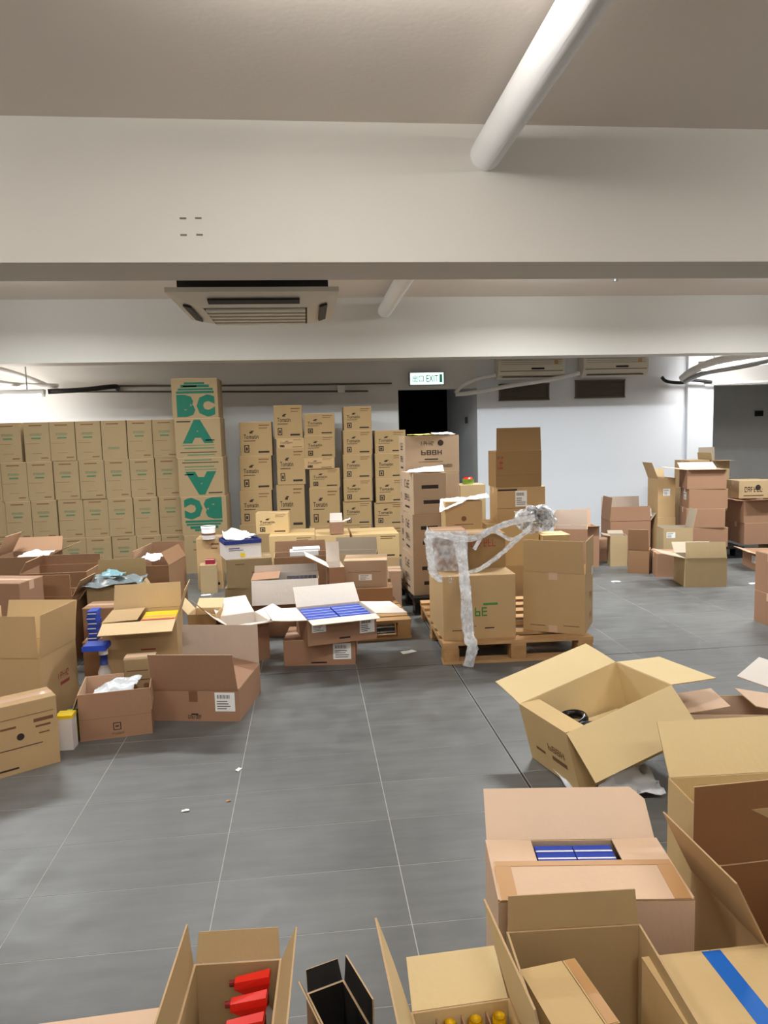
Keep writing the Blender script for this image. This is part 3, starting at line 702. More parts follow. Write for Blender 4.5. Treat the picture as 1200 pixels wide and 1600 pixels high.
CT['fg7'] = C('fg7', 'big yellow kraft carton behind the shade-brown one, broad pale back flap raised', 'Y', flaps={'F': (0.07, 95), 'B': (0.18, 125)}, bend=0.02)
CT['ll1'] = C('ll1', 'open kraft carton at the bottom left holding red spray bottles', 'O', bend=0.02)
CT['ll2'] = C('ll2', 'small open carton with a black inside beside the spray bottle carton', 'X', bend=0.04, flaps={'B': (0.05, 110), 'R': (0.07, 95), 'L': (0.05, 110)})
CT['ll3'] = C('ll3', 'pale closed carton at the very bottom left, only its top edge in view', 'F')
CT['RL'] = C('RL', 'carton at the right edge with big white-lined flaps hanging open', 'W', flaps={'B': (0.18, 165)}, bend=0.03)
CT['FP'] = C('FP', 'pink carton behind the big yellow one, its two taped flaps parted by a dark gap', 'F', T=(1.85, 2.95, 0, -10, 0.5, 0.24, 0.26, 0, 0), flaps={'L': (0.2, 8), 'R': (0.2, 8)}, bend=0.03)
# --- left side
CT['L1'] = C('L1', 'large kraft carton at the left edge with flaps standing straight up', 'K', bend=0.03,
  prints=[('R', 'text', 0.45, 0.52, 0.3, 0.1, '~5', M_inkred), ('R', 'bar', 0.5, 0.42, 0.25, 0.05, M_inkred)], flaps={'L': (0.2, 90)})
CT['L2'] = C('L2', 'closed kraft carton in the left foreground with a round black emblem', 'K',
  prints=[('F', 'disc', 0.5, 0.52, 0.05, 0, M_ink), ('F', 'bar', 0.0, 0.36, 0.78, 0.012, M_ink), ('F', 'bar', 0.0, 0.8, 0.95, 0.008, M_inkbr), ('F', 'bar', 0.25, 0.66, 0.2, 0.03, M_inkbr),
          ('F', 'bar', 0.68, 0.68, 0.26, 0.05, M_inkbr), ('F', 'bar', 0.7, 0.6, 0.2, 0.03, M_inkbr), ('F', 'bar', 0.74, 0.5, 0.14, 0.02, M_inkbr), ('F', 'bar', 0.05, 0.07, 0.4, 0.025, M_ink)])
CT['L3'] = C('L3', 'pinkish open carton standing in front on the left with a small square symbol', 'P', flaps={'L': (0.12, 250), 'R': (0.12, 268)}, score=[('F', 0.45)],
  prints=[('F', 'frame', 0.46, 0.17, 0.11, 0.16, 0.012, M_ink), ('F', 'bar', 0.49, 0.235, 0.05, 0.03, M_ink), ('F', 'text', 0.44, 0.07, 0.17, 0.05, '~9', M_inkbr)])
CT['L3b'] = C('L3b', 'small closed kraft carton squeezed between the symbol carton and the wide pink one', 'O', T=(-0.965, 4.03, 0, 3, 0.16, 0.11, 0.32, 0, 0),
  prints=[('F', 'bar', 0.1, 0.78, 0.7, 0.02, M_inkbr), ('F', 'bar', 0.1, 0.62, 0.8, 0.02, M_inkbr), ('F', 'disc', 0.32, 0.5, 0.1, 0, M_inkbr), ('F', 'disc', 0.72, 0.52, 0.1, 0, M_inkbr)])
CT['L4'] = C('L4', 'wide low pink carton with front and back flaps raised and a shipping label', 'Q', bend=0.03, flaps={'R': (0.18, 12)}, stickers=[('F', 0.72, 0.32, 0.23, 0.6)],
  prints=[('F', 'text', 0.40, 0.08, 0.16, 0.12, '~7', M_ink), ('F', 'bar', 0.44, 0.2, 0.08, 0.05, M_ink), ('F', 'bar', 0.42, 0.62, 0.1, 0.34, M_inkbr)])
CT['L5'] = C('L5', 'tall kraft carton with wide cream flaps, filled with yellow packets', 'K', T=F('L5', h=0.44, y=4.50, x=-1.04, w=0.425), flaps={'B': (0.16, 112), 'F': (0.17, 190), 'L': (0.2, 3)}, bend=0.03,
  prints=[('F', 'bar', 0.5, 0.6, 0.2, 0.02, M_inkred)])
CT['L6'] = C('L6', 'dark brown open carton behind the large left one, its right flap tilted out', 'B', T=F('L6', yaw=-4, d=0.3, h=0.45, y=5.28), flaps={'F': (0.15, 90), 'R': (0.12, 118)})
CT['L7'] = C('L7', 'long brown open carton in front of the green-print cartons on the left', 'B', flaps={'B': (0.08, 90), 'L': (0.1, 60)})
CT['L8'] = C('L8', 'brown carton near the left edge heaped with white sheets under pale flaps', 'B', T=F('L8'), flaps={'B': (0.13, 118), 'R': (0.18, 158), 'L': (0.2, 60)}, bend=0.06)
CT['L9'] = C('L9', 'closed pink carton at the left edge behind the large kraft one', 'P')
CT['L11'] = C('L11', 'open kraft carton with a cream back flap and grey plastic spilling out', 'O', flaps={'B': (0.15, 96), 'L': (0.1, 232), 'R': (0.12, 240)})
CT['L12'] = C('L12', 'narrow brown carton behind the blue packets on the left', 'B')
CT['L13'] = C('L13', 'large brown open carton before the green-print wall, back flap raised', 'B', flaps={'B': (0.13, 90), 'L': (0.12, 80)})
# --- centre
CT['C1'] = C('C1', 'narrow grey carton standing on the floor with a red packet on top', 'G', T=F('C1'))
CT['C3b'] = C('C3b', 'closed kraft carton at the bottom of the pile under the blue-rimmed box', 'O')
CT['C3'] = C('C3', 'closed kraft carton in the middle of the pile under the blue-rimmed box', 'O', T=F('C3', y=FIT['C3b'][0][1], x=FIT['C3b'][0][0], z=FIT['C3b'][0][6]+0.001, h=0.255),
  prints=[('F', 'bar', 0.55, 0.5, 0.3, 0.03, M_inkbr), ('F', 'bar', 0.2, 0.8, 0.2, 0.03, M_inkbr)])
CT['C4'] = C('C4', 'closed kraft carton with a white tub on top beside the green-lettered stack', 'K', T=F('C4', y=7.48), prints=pr_black('F')[4:])
CT['C5'] = C('C5', 'pink carton with a long white-lined front flap hanging down and dark books inside', 'W', bend=0.02, flaps={'L': (0.21, 3), 'B': (0.06, 95)})
CT['C6'] = C('C6', 'long brown open carton with white foam on its rim behind the pink one', 'B', flaps={'B': (0.1, 90)})
CT['C7'] = C('C7', 'collapsed carton with tangled grey and white flaps beside the cream-flapped one', 'W', T=F('C7', x=-0.49, y=4.97, d=0.3), flaps={'L': (0.22, 150), 'F': (0.13, 165), 'B': (0.2, 160), 'R': (0.14, 165)}, bend=0.25)
CT['C8'] = C('C8', 'small open kraft carton between the yellow-packet carton and the tangled flaps', 'K', bend=0.05)
CT['C9b'] = C('C9b', 'lower pinkish carton carrying the carton of blue packets, with a shipping label', 'P', stickers=[('F', 0.69, 0.22, 0.25, 0.62)],
  prints=[('F', 'bar', 0.38, 0.08, 0.22, 0.06, M_ink)])
CT['C9'] = C('C9', 'open carton of blue packets with four wide white-lined flaps spread out', 'W', T=F('C9', z=0.171, yaw=12, w=0.46, d=0.38, x=0.145, y=4.77), bend=0.05,
  flaps={'B': (0.17, 135), 'R': (0.22, 186), 'F': (0.12, 183), 'L': (0.22, 178)}, stickers=[('F', 0.06, 0.5, 0.2, 0.45), ('F', 0.75, 0.28, 0.22, 0.55)], prints=[('F', 'bar', 0.45, 0.15, 0.16, 0.07, M_ink)])
CT['C10b'] = C('C10b', 'lower brown carton on the small pallet under the pink closed one', 'B', T=F('C10b', z=0.145, h=0.15))
CT['C10'] = C('C10', 'closed labelled carton on top of the small pallet pile', 'N', T=F('C10', z=0.296, h=0.215, y=5.83), stickers=[('F', 0.34, 0.26, 0.3, 0.22)],
  prints=[('F', 'bar', 0.1, 0.56, 0.75, 0.015, M_inkbr)], tape=M_tape)
CT['C10f'] = carton('carton', (0.185, 5.72, 0.145, 4, 0.12, 0.28, 0.34, 0, 0), 'narrow open carton left of the pink closed one, huge white flap leaning out', 'W', flaps={'L': (0.2, 150), 'B': (0.16, 100)}, bend=0.1)
CT['C12'] = C('C12', 'small pink carton just left of the tall carton stack', 'F')
CT['C11'] = C('C11', 'open carton with a grey-mauve back flap in front of the row of taped cartons', 'G')
for k, t in (('C13a', 'left'), ('C13b', 'middle'), ('C13c', 'right')):
    T = F(k, yaw=-0.5, y=7.58, x={'C13a': -0.185, 'C13b': 0.225, 'C13c': 0.665}[k], w={'C13a': 0.46, 'C13b': 0.35, 'C13c': 0.48}[k]); hh = T[6]/2
    T[6] = hh; C(k, 'lower closed kraft carton, %s one in the low row before the white wall' % t, 'K', T=T, group='low row of taped cartons')
    T2 = list(T); T2[2] = hh+0.0005; T2[6] = hh-0.0005
    CT[k] = C(k, 'upper kraft carton with pale top, %s one in the low row before the wall' % t, 'Y', T=T2, group='low row of taped cartons', prints=pr_black('F')[3:], tape=M_tape, tape_t=0.02)
CT['C15'] = C('C15', 'small open white carton standing on the low row of taped cartons', 'W', T=F('C15', z=CT['C13a'].location.z+FIT['C13b'][0][6]/2+0.002, x=0.27, y=7.40))
CT['C16'] = C('C16', 'closed kraft carton with black print on top of the left end of the low row', 'Y', T=F('C16', z=FIT['C13a'][0][6]+0.002, yaw=-3, x=-0.385, y=7.62), prints=pr_black('F'))
# --- pallet group
CT['P2'] = C('P2', 'large kraft carton with a green mark on the pallet, film hanging over its face', 'K', T=F('P2', d=0.6, y=4.88, z=0.145), tape=M_tape,
  prints=[('F', 'bar', 0.55, 0.53, 0.2, 0.035, M_inkgrn3), ('F', 'text', 0.34, 0.36, 0.28, 0.14, '~3', M_inkgrn3), ('F', 'bar', 0.3, 0.2, 0.15, 0.012, M_inkbr),
          ('F', 'bar', 0.57, 0.16, 0.13, 0.02, M_ink), ('F', 'bar', 0.12, 0.14, 0.16, 0.015, M_inkbr)])
CT['P3'] = C('P3', 'large open kraft carton at the right of the pallet, flaps standing up', 'K', T=F('P3', z=0.145, d=0.36, yaw=-30, x=1.70, y=4.79), bend=0.03,
  prints=[('F', 'bar', 0.12, 0.1, 0.25, 0.012, M_inkbr), ('F', 'bar', 0.66, 0.12, 0.25, 0.012, M_inkbr), ('F', 'bar', 0.42, 0.88, 0.14, 0.12, M_clear), ('F', 'bar', 0.42, 0.0, 0.14, 0.12, M_clear),
          ('R', 'text', 0.55, 0.5, 0.3, 0.1, '~6', M_inkred), ('R', 'text', 0.55, 0.15, 0.3, 0.1, '~6', M_inkred)], stickers=[('R', 0.8, 0.86, 0.18, 0.14)])
zt = 0.145+FIT['P2'][0][6]+0.001
CT['P4b'] = C('P4b', 'small orange-brown carton with red lettering on the large green-marked one', 'U', T=F('P4b', z=zt, y=4.96),
  prints=[('F', 'text', 0.08, 0.62, 0.68, 0.22, '~6', M_inkred)])
CT['P4a'] = C('P4a', 'carton bound in clear film on the left of the large green-marked one', 'B', T=F('P4a', z=zt, yaw=-4, y=4.95, x=0.955, w=0.235),
  prints=[('F', 'bar', 0.2, 0.35, 0.3, 0.18, M_bluerim), ('F', 'bar', 0.55, 0.6, 0.25, 0.1, M_paper)])
LEFTP = [('L', 'text', 0.3, 0.62, 0.4, 0.2, '~3', M_ink), ('L', 'text', 0.28, 0.3, 0.45, 0.16, '~6', M_ink), ('L', 'bar', 0.3, 0.12, 0.4, 0.05, M_ink)]
TP = F('P5a'); hh = 0.345
names = ['bottom', 'second', 'top']
for i in range(3):
    T = list(TP); T[2] = 0.145+i*hh*0.998; T[6] = hh-0.002; T[1] = 6.19; T[3] = 3+[1, -1, 2][i]; T[5] = 0.45; T[4] = 0.29+0.02*(i == 0)
    CT['P5a%d' % i] = carton('carton', T, 'closed brown carton, %s of the three piled nearest behind the film-wrapped pallet' % names[i], 'N', group='front column of the tall stack',
      prints=LEFTP+[('F', 'bar', 0.25, 0.62, 0.5, 0.09, M_ink), ('F', 'bar', 0.3, 0.25, 0.5, 0.09, M_ink)])
TP = F('P5b'); names = ['bottom', 'second', 'third', 'top']
for i in range(4):
    T = list(TP); T[2] = 0.145+i*0.336; T[6] = 0.334; T[1] = 6.62; T[5] = 0.3; T[3] = 3+[0, 1, -1, 0][i]; T[4] = 0.5
    CT['P5b%d' % i] = carton('carton', T, 'closed pale brown carton, %s of the four in the back column before the dark doorway' % names[i], 'N', group='back column of the tall stack',
      prints=[('F', 'text', 0.30, 0.74, 0.24, 0.1, '~5', M_ink), ('F', 'disc', 0.66, 0.80, 0.055, 0, M_ink), ('F', 'text', 0.3, 0.48, 0.4, 0.13, '~4', M_ink), ('F', 'bar', 0.36, 0.35, 0.25, 0.03, M_ink),
              ('F', 'bar', 0.25, 0.29, 0.45, 0.012, M_ink), ('F', 'text', 0.66, 0.14, 0.22, 0.08, '~8', M_ink), ('F', 'bar', 0.08, 0.1, 0.2, 0.03, M_inkred)]+LEFTP)
CT['P6'] = C('P6', 'kraft carton with a small emblem and a white sheet on top, behind the red-lettered one', 'K', T=(1.19, 5.58, 0.50, -2, 0.29, 0.22, 0.475, 0, 0), 
  prints=[('F', 'disc', 0.5, 0.72, 0.07, 0, M_inkbr), ('F', 'bar', 0.25, 0.62, 0.5, 0.012, M_inkbr), ('F', 'bar', 0.25, 0.53, 0.45, 0.01, M_inkbr)])
CT['P6b'] = carton('carton', (1.2, 5.55, 0.145, 0, 0.36, 0.32, 0.353, 0, 0), 'closed kraft carton low on the pallet behind the green-marked one', 'K')
CT['P9'] = carton('carton', (1.72, 6.16, 0, -3, 0.44, 0.38, 0.36, 0, 0), 'closed carton on the floor behind the tall-flapped pallet carton', 'K')
CT['P9b'] = carton('carton', (1.725, 6.16, 0.361, -3, 0.455, 0.38, 0.36, 0, 0), 'closed kraft carton with a pale taped top below the two brown ones', 'Y', tape=M_tape)
CT['P7'] = C('P7', 'wide kraft carton under the upright brown one, paper labels on its face', 'K', T=F('P7', z=0.722, h=0.305, y=6.2), stickers=[('F', 0.38, 0.45, 0.24, 0.45)], prints=[('F', 'bar', 0.0, 0.4, 0.7, 0.012, M_inkbr), ('F', 'bar', 0.02, 0.9, 0.4, 0.05, M_ink)])
CT['P8'] = C('P8', 'upright brown carton with its front flap raised, topmost against the white wall', 'U', T=F('P8', z=1.029, y=6.2), prints=[('F', 'text', 0.04, 0.5, 0.12, 0.35, '~3', M_inkred)], score=[('F', 0.33)])
CT['P10'] = carton('carton', (2.08, 6.02, 0, -2, 0.24, 0.24, 0.62, 0, 0), 'closed kraft carton with brown tape right of the film clump', 'Y', tape=M_tape)
for i in range(3):
    carton('carton', (1.56, 6.95, 0.335*i, 5, 0.26, 0.25, 0.334, 0, 0), ('greyish carton at the foot of the pile beside the doorway side wall', 'second greyish carton up beside the doorway side wall', 'greyish carton carrying a green tub beside the doorway side wall')[i], 'G')
# --- right side
CT['M1'] = C('M1', 'open brown carton with a grey raised panel, just right of the pallet cartons', 'Q', T=F('M1', yaw=-22), flaps={'B': (0.16, 90), 'L': (0.16, 88)})
CT['M2'] = C('M2', 'open pink-rimmed carton with kraft flaps between the pallet and the white wall', 'P', T=F('M2', yaw=-5, x=3.05), flaps={'B': (0.17, 95), 'L': (0.17, 115), 'F': (0.06, 160)})
CT['R5'] = C('R5', 'small pink closed carton left of the pale-topped kraft one', 'P')
CT['R4'] = C('R4', 'small tall kraft carton with a pale torn top among the right-hand pile', 'G', flaps={'B': (0.06, 150), 'L': (0.08, 170)}, T=F('R4', y=7.64))
CT['R3'] = C('R3', 'slim open pinkish carton with its front flap standing high', 'B', T=F('R3', w=0.21, yaw=-30, y=7.2))
CT['R2'] = C('R2', 'low closed pink carton behind the grey-kraft one on the right', 'P', T=F('R2', x=3.62, y=7.0, yaw=-14))
CT['R1'] = C('R1', 'grey-kraft open carton standing forward on the floor at the right', 'G', T=F('R1', yaw=-10), flaps={'F': (0.15, 80), 'L': (0.22, 168), 'B': (0.14, 140)}, bend=0.04)
CT['R6'] = C('R6', 'wide pink open carton with tall grey flaps against the white wall', 'Q', T=F('R6', yaw=-5, x=3.80, y=8.35, w=0.48), stickers=[], flaps={'R': (0.14, 130)})
NM = ['bottom', 'second', 'third', 'top']
for i in range(4):
    T = F('R7', yaw=-16+[2, -1, 1, 0][i]); T[0] = 4.56+[0.03, 0.0, 0.02, 0][i]; T[1] = 7.98; T[2] = 0.131+i*0.222; T[6] = 0.220; T[5] = 0.4; T[4] = 0.42
    CT['R7%d' % i] = carton('carton', T, ('closed pink carton, %s of the four stacked on the black pallet' % NM[i]) if i < 3 else 'open pink carton with white flaps spread, top of the four on the black pallet', 'W' if i == 3 else 'P',
      flaps={'B': (0.18, 160), 'L': (0.24, 172), 'F': (0.05, 175)} if i == 3 else {}, stickers=[('L', 0.4, 0.4, 0.3, 0.4)] if i == 2 else [], group='pink cartons on the right pallet')
CT['R8a'] = carton('carton', (4.20, 8.25, 0, -2, 0.22, 0.3, 0.45, 0, 0), 'lower kraft carton wedged left of the pink stack', 'K')
CT['R8'] = C('R8', 'open kraft carton with a label, wedged high left of the pink stack', 'K', T=(4.20, 8.25, 0.451, -2, 0.21, 0.28, 0.46, 0, 0), flaps={'L': (0.2, 110), 'B': (0.1, 100)}, stickers=[('F', 0.3, 0.55, 0.4, 0.18)])
CT['R9'] = C('R9', 'kraft carton with a tall grey-lined flap in front of the pink stack', 'G', T=F('R9', x=3.95, y=7.45), flaps={'R': (0.2, 100)}, stickers=[('F', 0.1, 0.75, 0.3, 0.15)])
CT['R10c'] = carton('carton', (5.22, 8.0, 0.131, -5, 0.42, 0.4, 0.25, 0, 0), 'lowest closed pink carton of the pile right of the pallet stack', 'P')
CT['R10d'] = carton('pallet', (0, 0, 0, 0, 0.01, 0.01, 0.01, 0, 0), 'x', 'P') if 0 else None
CT['R10b'] = carton('carton', (5.22, 8.0, 0.382, -5, 0.44, 0.4, 0.26, 0, 0), 'open pink carton with pale flap edges, under the black-printed kraft one', 'P', flaps={'F': (0.12, 172), 'L': (0.1, 175)})
CT['R10'] = C('R10', 'closed kraft carton with black print at the right, above the pale flap edges', 'G', T=(5.17, 8.05, 0.66, -5, 0.36, 0.3, 0.205, 0, 0),
  prints=[('F', 'text', 0.18, 0.35, 0.6, 0.3, '~6', M_ink), ('F', 'bar', 0.15, 0.12, 0.65, 0.05, M_ink), ('F', 'disc', 0.62, 0.6, 0.09, 0, M_ink)])
CT['R10e'] = carton('carton', (5.60, 8.1, 0, -5, 0.3, 0.3, 0.85, 0, 0), 'tall pale kraft carton at the right edge beside the printed one', 'N')
CT['R11'] = C('R11', 'open pink carton on the floor near the right edge, label on its side', 'P', T=F('R11', yaw=-12), flaps={'F': (0.1, 170), 'L': (0.1, 165), 'R': (0.12, 160)}, stickers=[('L', 0.6, 0.4, 0.25, 0.4)])
for i in range(3):
    T = (4.84, 8.72, 0.364*i, 8, 0.29, 0.3, 0.362, 0, 0)
    carton('carton', T, 'closed kraft carton, %s of three in the left pile behind the pink stack' % ('bottom', 'middle', 'top')[i], 'K', group='kraft piles behind the pink stack')
    T = (5.13, 8.72, 0.36*i, 4, 0.24, 0.3, 0.358, 0, 0)
    carton('carton', T, 'kraft carton, %s of three in the right pile behind the pink stack' % ('bottom', 'middle', 'top, open')[i], 'G', group='kraft piles behind the pink stack', flaps={'B': (0.16, 90), 'F': (0.12, 178), 'L': (0.1, 95)} if i == 2 else {})
T = F('R13', x=3.57, y=4.99); T[6] = 0.245
CT['R13'] = carton('carton', T, 'lower pink carton of the pair at the right frame edge', 'P')
T = list(T); T[2] = 0.246; T[6] = 0.30
CT['R13b'] = carton('carton', T, 'upper pink carton of the pair at the right frame edge', 'P')

# --- wall of green-print cartons: one built, the rest copied
P = []
def reg(root):
    KID[root.name] = [c for c in COL.objects if c.parent == root]
    for c in KID[root.name]: KID.setdefault(c.name, [])
ORD = ['first', 'second', 'third', 'fourth', 'fifth', 'sixth', 'seventh', 'eighth', 'ninth', 'tenth']
proto = carton('carton', (0, 0, 0, 0, 0.272, 0.34, 0.435, 0, 0), 'x', 'O', prints=pr_green(), group='wall of green-print cartons')
reg(proto); first = True
proto2 = carton('carton', (0, 0, 0, 0, 0.272, 0.34, 0.435, 0, 0), 'x', 'O', prints=[('F', 'text', 0.25, 0.26, 0.46, 0.06, '~8', M_inkgrn2), ('F', 'bar', 0.2, 0.9, 0.5, 0.03, M_inkbr)], group='wall of green-print cartons')
reg(proto2); used2 = False
for r in range(4):
    for c in range(9):
        if r == 3 and c == 2: o = proto2
        elif first: o = proto; first = False
        else: o = copy_tree(proto)
        off = [0.022, 0.01, -0.006, -0.014][r]
        gapx = 0.03 if (r == 3 and c >= 6) else 0
        o.location = (-1.585+off-c*0.278-gapx+random.uniform(-.002, .002), 8.62+random.uniform(-.012, .012), r*0.4365)
        o.rotation_euler = (0, 0, RD(random.uniform(-0.5, 0.5)))
        o['label'] = 'green-print kraft carton, %s left of the green-lettered stack, %s row' % (ORD[c], ('bottom', 'second', 'third', 'top')[r])
# --- green-lettered stack
GL = [('bottom', False, 0), ('second', True, 1), ('third', True, 2), ('fourth', False, 2), ('top', False, 1)]
for i, (nm, flip, st) in enumerate(GL):
    T = (-1.17+i*(-0.012), 8.50, i*0.4365, 0, 0.50, 0.45, 0.435, 0, 0)
    e = carton('carton', T, 'wide kraft carton with big green lettering, %s of the green-lettered stack' % nm, 'O', group='green-lettered stack')
    b = MB()
    if st == 1:
        it = [('text', 0.10, 0.03, 0.40, 0.56, 'B', M_inkgrn), ('text', 0.53, 0.03, 0.40, 0.56, 'C', M_inkgrn), ('bar', 0.1, 0.62, 0.82, 0.06, M_inkgrn), ('bar', 0.14, 0.70, 0.76, 0.05, M_inkgrn), ('bar', 0.2, 0.77, 0.62, 0.07, M_inkgrn), ('bar', 0.28, 0.85, 0.44, 0.05, M_inkgrn), ('bar', 0.25, 0.785, 0.3, 0.035, M_ink)]
    elif st == 2:
        it = [('text', 0.16, 0.36, 0.68, 0.60, 'A', M_inkgrn), ('bar', 0.15, 0.3, 0.7, 0.02, M_inkgrn2), ('bar', 0.2, 0.22, 0.65, 0.03, M_inkgrn2), ('bar', 0.1, 0.12, 0.8, 0.02, M_ink), ('bar', 0.25, 0.05, 0.6, 0.03, M_inkgrn2), ('bar', 0.66, 0.42, 0.2, 0.03, M_ink), ('bar', 0.05, 0.9, 0.3, 0.03, M_ink)]
    else: it = [('bar', 0.2, 0.8, 0.5, 0.05, M_inkgrn2), ('bar', 0.2, 0.6, 0.6, 0.03, M_inkbr)]
    marks(b, 'F', 0.50, 0.45, 0.435, it, flip); b.build('green_lettering', e)
# --- black-print stacks against the white wall

YS = 8.62
def zz(px, py): 
    import math as _m
    a = (px-600)/1130.0; b_ = (py-800)/1130.0
    v = fw + rt*a - up*b_; return 1.5+v.z*YS/v.y
def xx(px, py):
    v = fw + rt*((px-600)/1130.0) - up*((py-800)/1130.0); return v.x*YS/v.y
STK = [('leftmost', 375, 425, [659, 712, 766, 819, 872], []), ('second', 428, 472, [633, 685, 700, 757, 826, 880], [1]), ('third', 475, 523, [646, 680, 715, 732, 762, 822, 880], [3]),
       ('fourth', 537, 581, [635, 672, 710, 748, 783, 820, 860], []), ('rightmost', 586, 634, [672, 708, 747, 785, 820, 860], [])]
cache = {}
for nm, xa, xb, tops, odd in STK:
    zt_ = [zz((xa+xb)/2, t) for t in tops]; levels = zt_+[0.0]
    if levels[-2] < 0.12: levels.pop(-2)
    m = len(levels)-1
    for i in range(m):
        z1, z0_ = levels[i], levels[i+1]; h_ = z1-z0_-0.001
        xc0, xc1 = xx(xa, (tops[min(i, len(tops)-1)]+20)), xx(xb, (tops[min(i, len(tops)-1)]+20))
        ww = round(xc1-xc0, 2); extra = 0; yy = YS+0.17
        if nm == 'third' and i == 4-0 and False: pass
        dx = (0.03 if nm == 'second' and i in (1, 2, 3, 4) else 0)+random.uniform(-.006, .006)
        if nm == 'third' and i >= 3: dx += 0.07; 
        key = (round(ww, 2), round(h_, 2)); pos = ('top', 'second from the top', 'third from the top', 'fourth from the top', 'fifth from the top', 'sixth from the top', 'lowest')[i]
        carton('carton', ((xc0+xc1)/2+dx, yy-random.uniform(0, .02), z0_, random.uniform(-.7, .7), ww, 0.34, h_, 0, 0),
               'black-print carton, %s, in the %s of five stacks at the wall' % (pos, nm), 'S' if h_ > .17 else 'K', group='black-print stacks', prints=pr_black())

# ================================================================== CONTENTS AND LOOSE THINGS
bpy.context.view_layer.update()
def inside(key, p, rz=0):
    M = CT[key].matrix_world; v = M @ Vector(p); return v, M
def put(o, key, p, rz=0):
    M = CT[key].matrix_world @ Matrix.Translation(Vector(p)) @ Matrix.Rotation(rz, 4, 'Z'); o.matrix_world = M
    o.location, o.rotation_euler = M.to_translation(), M.to_euler(); return o
def packet(w_, d_, h_, m, stripe, label, cat, group=None, name='packet'):
    b = MB(); b.box((0, 0, h_/2), (w_, d_, h_), m); o = b.build(name); tag(o, label, cat, group)
    if stripe:
        s = MB(); s.box((0, -d_/2+0.006, h_+0.0006), (w_-0.001, min(0.012, d_*0.2), 0.001), stripe); s.build('pale_edge', o)
    return o
# blue packets in the white-flapped carton
W9, D9, H9 = 0.46, 0.38, 0.17
rows_ = 5
for r in range(rows_):
    for c in range(2):
        o = packet(0.205, 0.062, 0.145, M_blue, M_paper if 0 else mat('pale_blue_edge', rgb(178, 190, 235), 0.5, 0.03), 'blue packet in the white-flapped carton, %s column, %s row from the front' % (('left', 'right')[c], ORD[r]), 'packet', 'blue packets in the white-flapped carton')
        put(o, 'C9', (-0.108+c*0.216, -D9/2+0.045+r*0.071, 0.012))
w2, d2, h2 = FIT['fg2'][0][4:7]
for r in range(5):
    for c in range(2):
        o = packet(0.105, 0.033, h2-0.016, M_blue2 if r < 3 else M_blue, M_paper, 'bright blue packet in the pinkish carton slot, %s column, %s row from the front' % (('left', 'right')[c], ORD[r]), 'packet', 'blue packets in the pinkish carton')
        put(o, 'fg2', (-0.054+c*0.108, -0.034+r*0.0345, 0.008))
# yellow packets
w5, d5, h5 = FIT['L5'][0][4:7]; h5 = 0.44
for r in range(3):
    o = packet(0.20, 0.085, 0.395, [M_orng, M_yel, M_yel][r], None, 'yellow packet in the tall cream-flapped carton, %s from the front' % ORD[r], 'packet', 'yellow packets in the cream-flapped carton')
    s = MB(); s.box((0, 0, 0.3956), (0.19, 0.03, 0.001), [M_inkred, M_orng, M_yel][r]); s.build('printed_band', o)
    put(o, 'L5', (0.095, -0.085+r*0.09, 0.03))
for r in range(2):
    o = packet(0.09, 0.13, 0.05, M_yel, None, 'yellow packet showing behind the leaning flap at the right edge, %s' % ('lower', 'upper')[r], 'packet'); put(o, 'fg8', (0.02+0.02*r, -0.06, 0.0065+r*0.0505), 0.1)
# spray bottles
def spray(label):
    e = empty('spray_bottle', (0, 0, 0), 0, label, 'bottle', 'red spray bottles')
    b = MB(); b.lathe([(0.026, 0), (0.028, 0.01), (0.028, 0.16), (0.022, 0.19), (0.012, 0.205), (0.012, 0.215)], M_bottle, n=14); b.build('bottle_body', e, True)
    b = MB(); b.lathe([(0.015, 0.215), (0.015, 0.235)], M_dred, n=12); b.build('collar', e, True)
    b = MB(); b.hexa([(-0.014, -0.012, 0.235), (0.012, -0.012, 0.235), (0.012, 0.012, 0.235), (-0.014, 0.012, 0.235), (-0.06, -0.014, 0.262), (0.02, -0.016, 0.275), (0.02, 0.016, 0.275), (-0.06, 0.014, 0.262)], (M_red,)*3)
    b.hexa([(-0.06, -0.014, 0.262), (0.02, -0.016, 0.275), (0.02, 0.016, 0.275), (-0.06, 0.014, 0.262), (-0.06, -0.01, 0.276), (0.018, -0.013, 0.289), (0.018, 0.013, 0.289), (-0.06, 0.01, 0.276)], (M_red,)*3); b.build('spray_head', e)
    b = MB(); b.hexa([(-0.036, -0.006, 0.205), (-0.03, -0.006, 0.205), (-0.03, 0.006, 0.205), (-0.036, 0.006, 0.205), (-0.03, -0.006, 0.255), (-0.018, -0.006, 0.255), (-0.018, 0.006, 0.255), (-0.03, 0.006, 0.255)], (M_red,)*3); b.build('trigger', e)
    b = MB(); b.tube([(-0.06, 0, 0.269), (-0.072, 0, 0.268)], 0.007, M_dred, 8); b.build('nozzle', e)
    return e
for i in range(3):
    o = spray('red spray bottle in the bottom-left carton, %s from the back' % ORD[i]); put(o, 'll1', (0.058, 0.112-i*0.062, 0.006), 0)
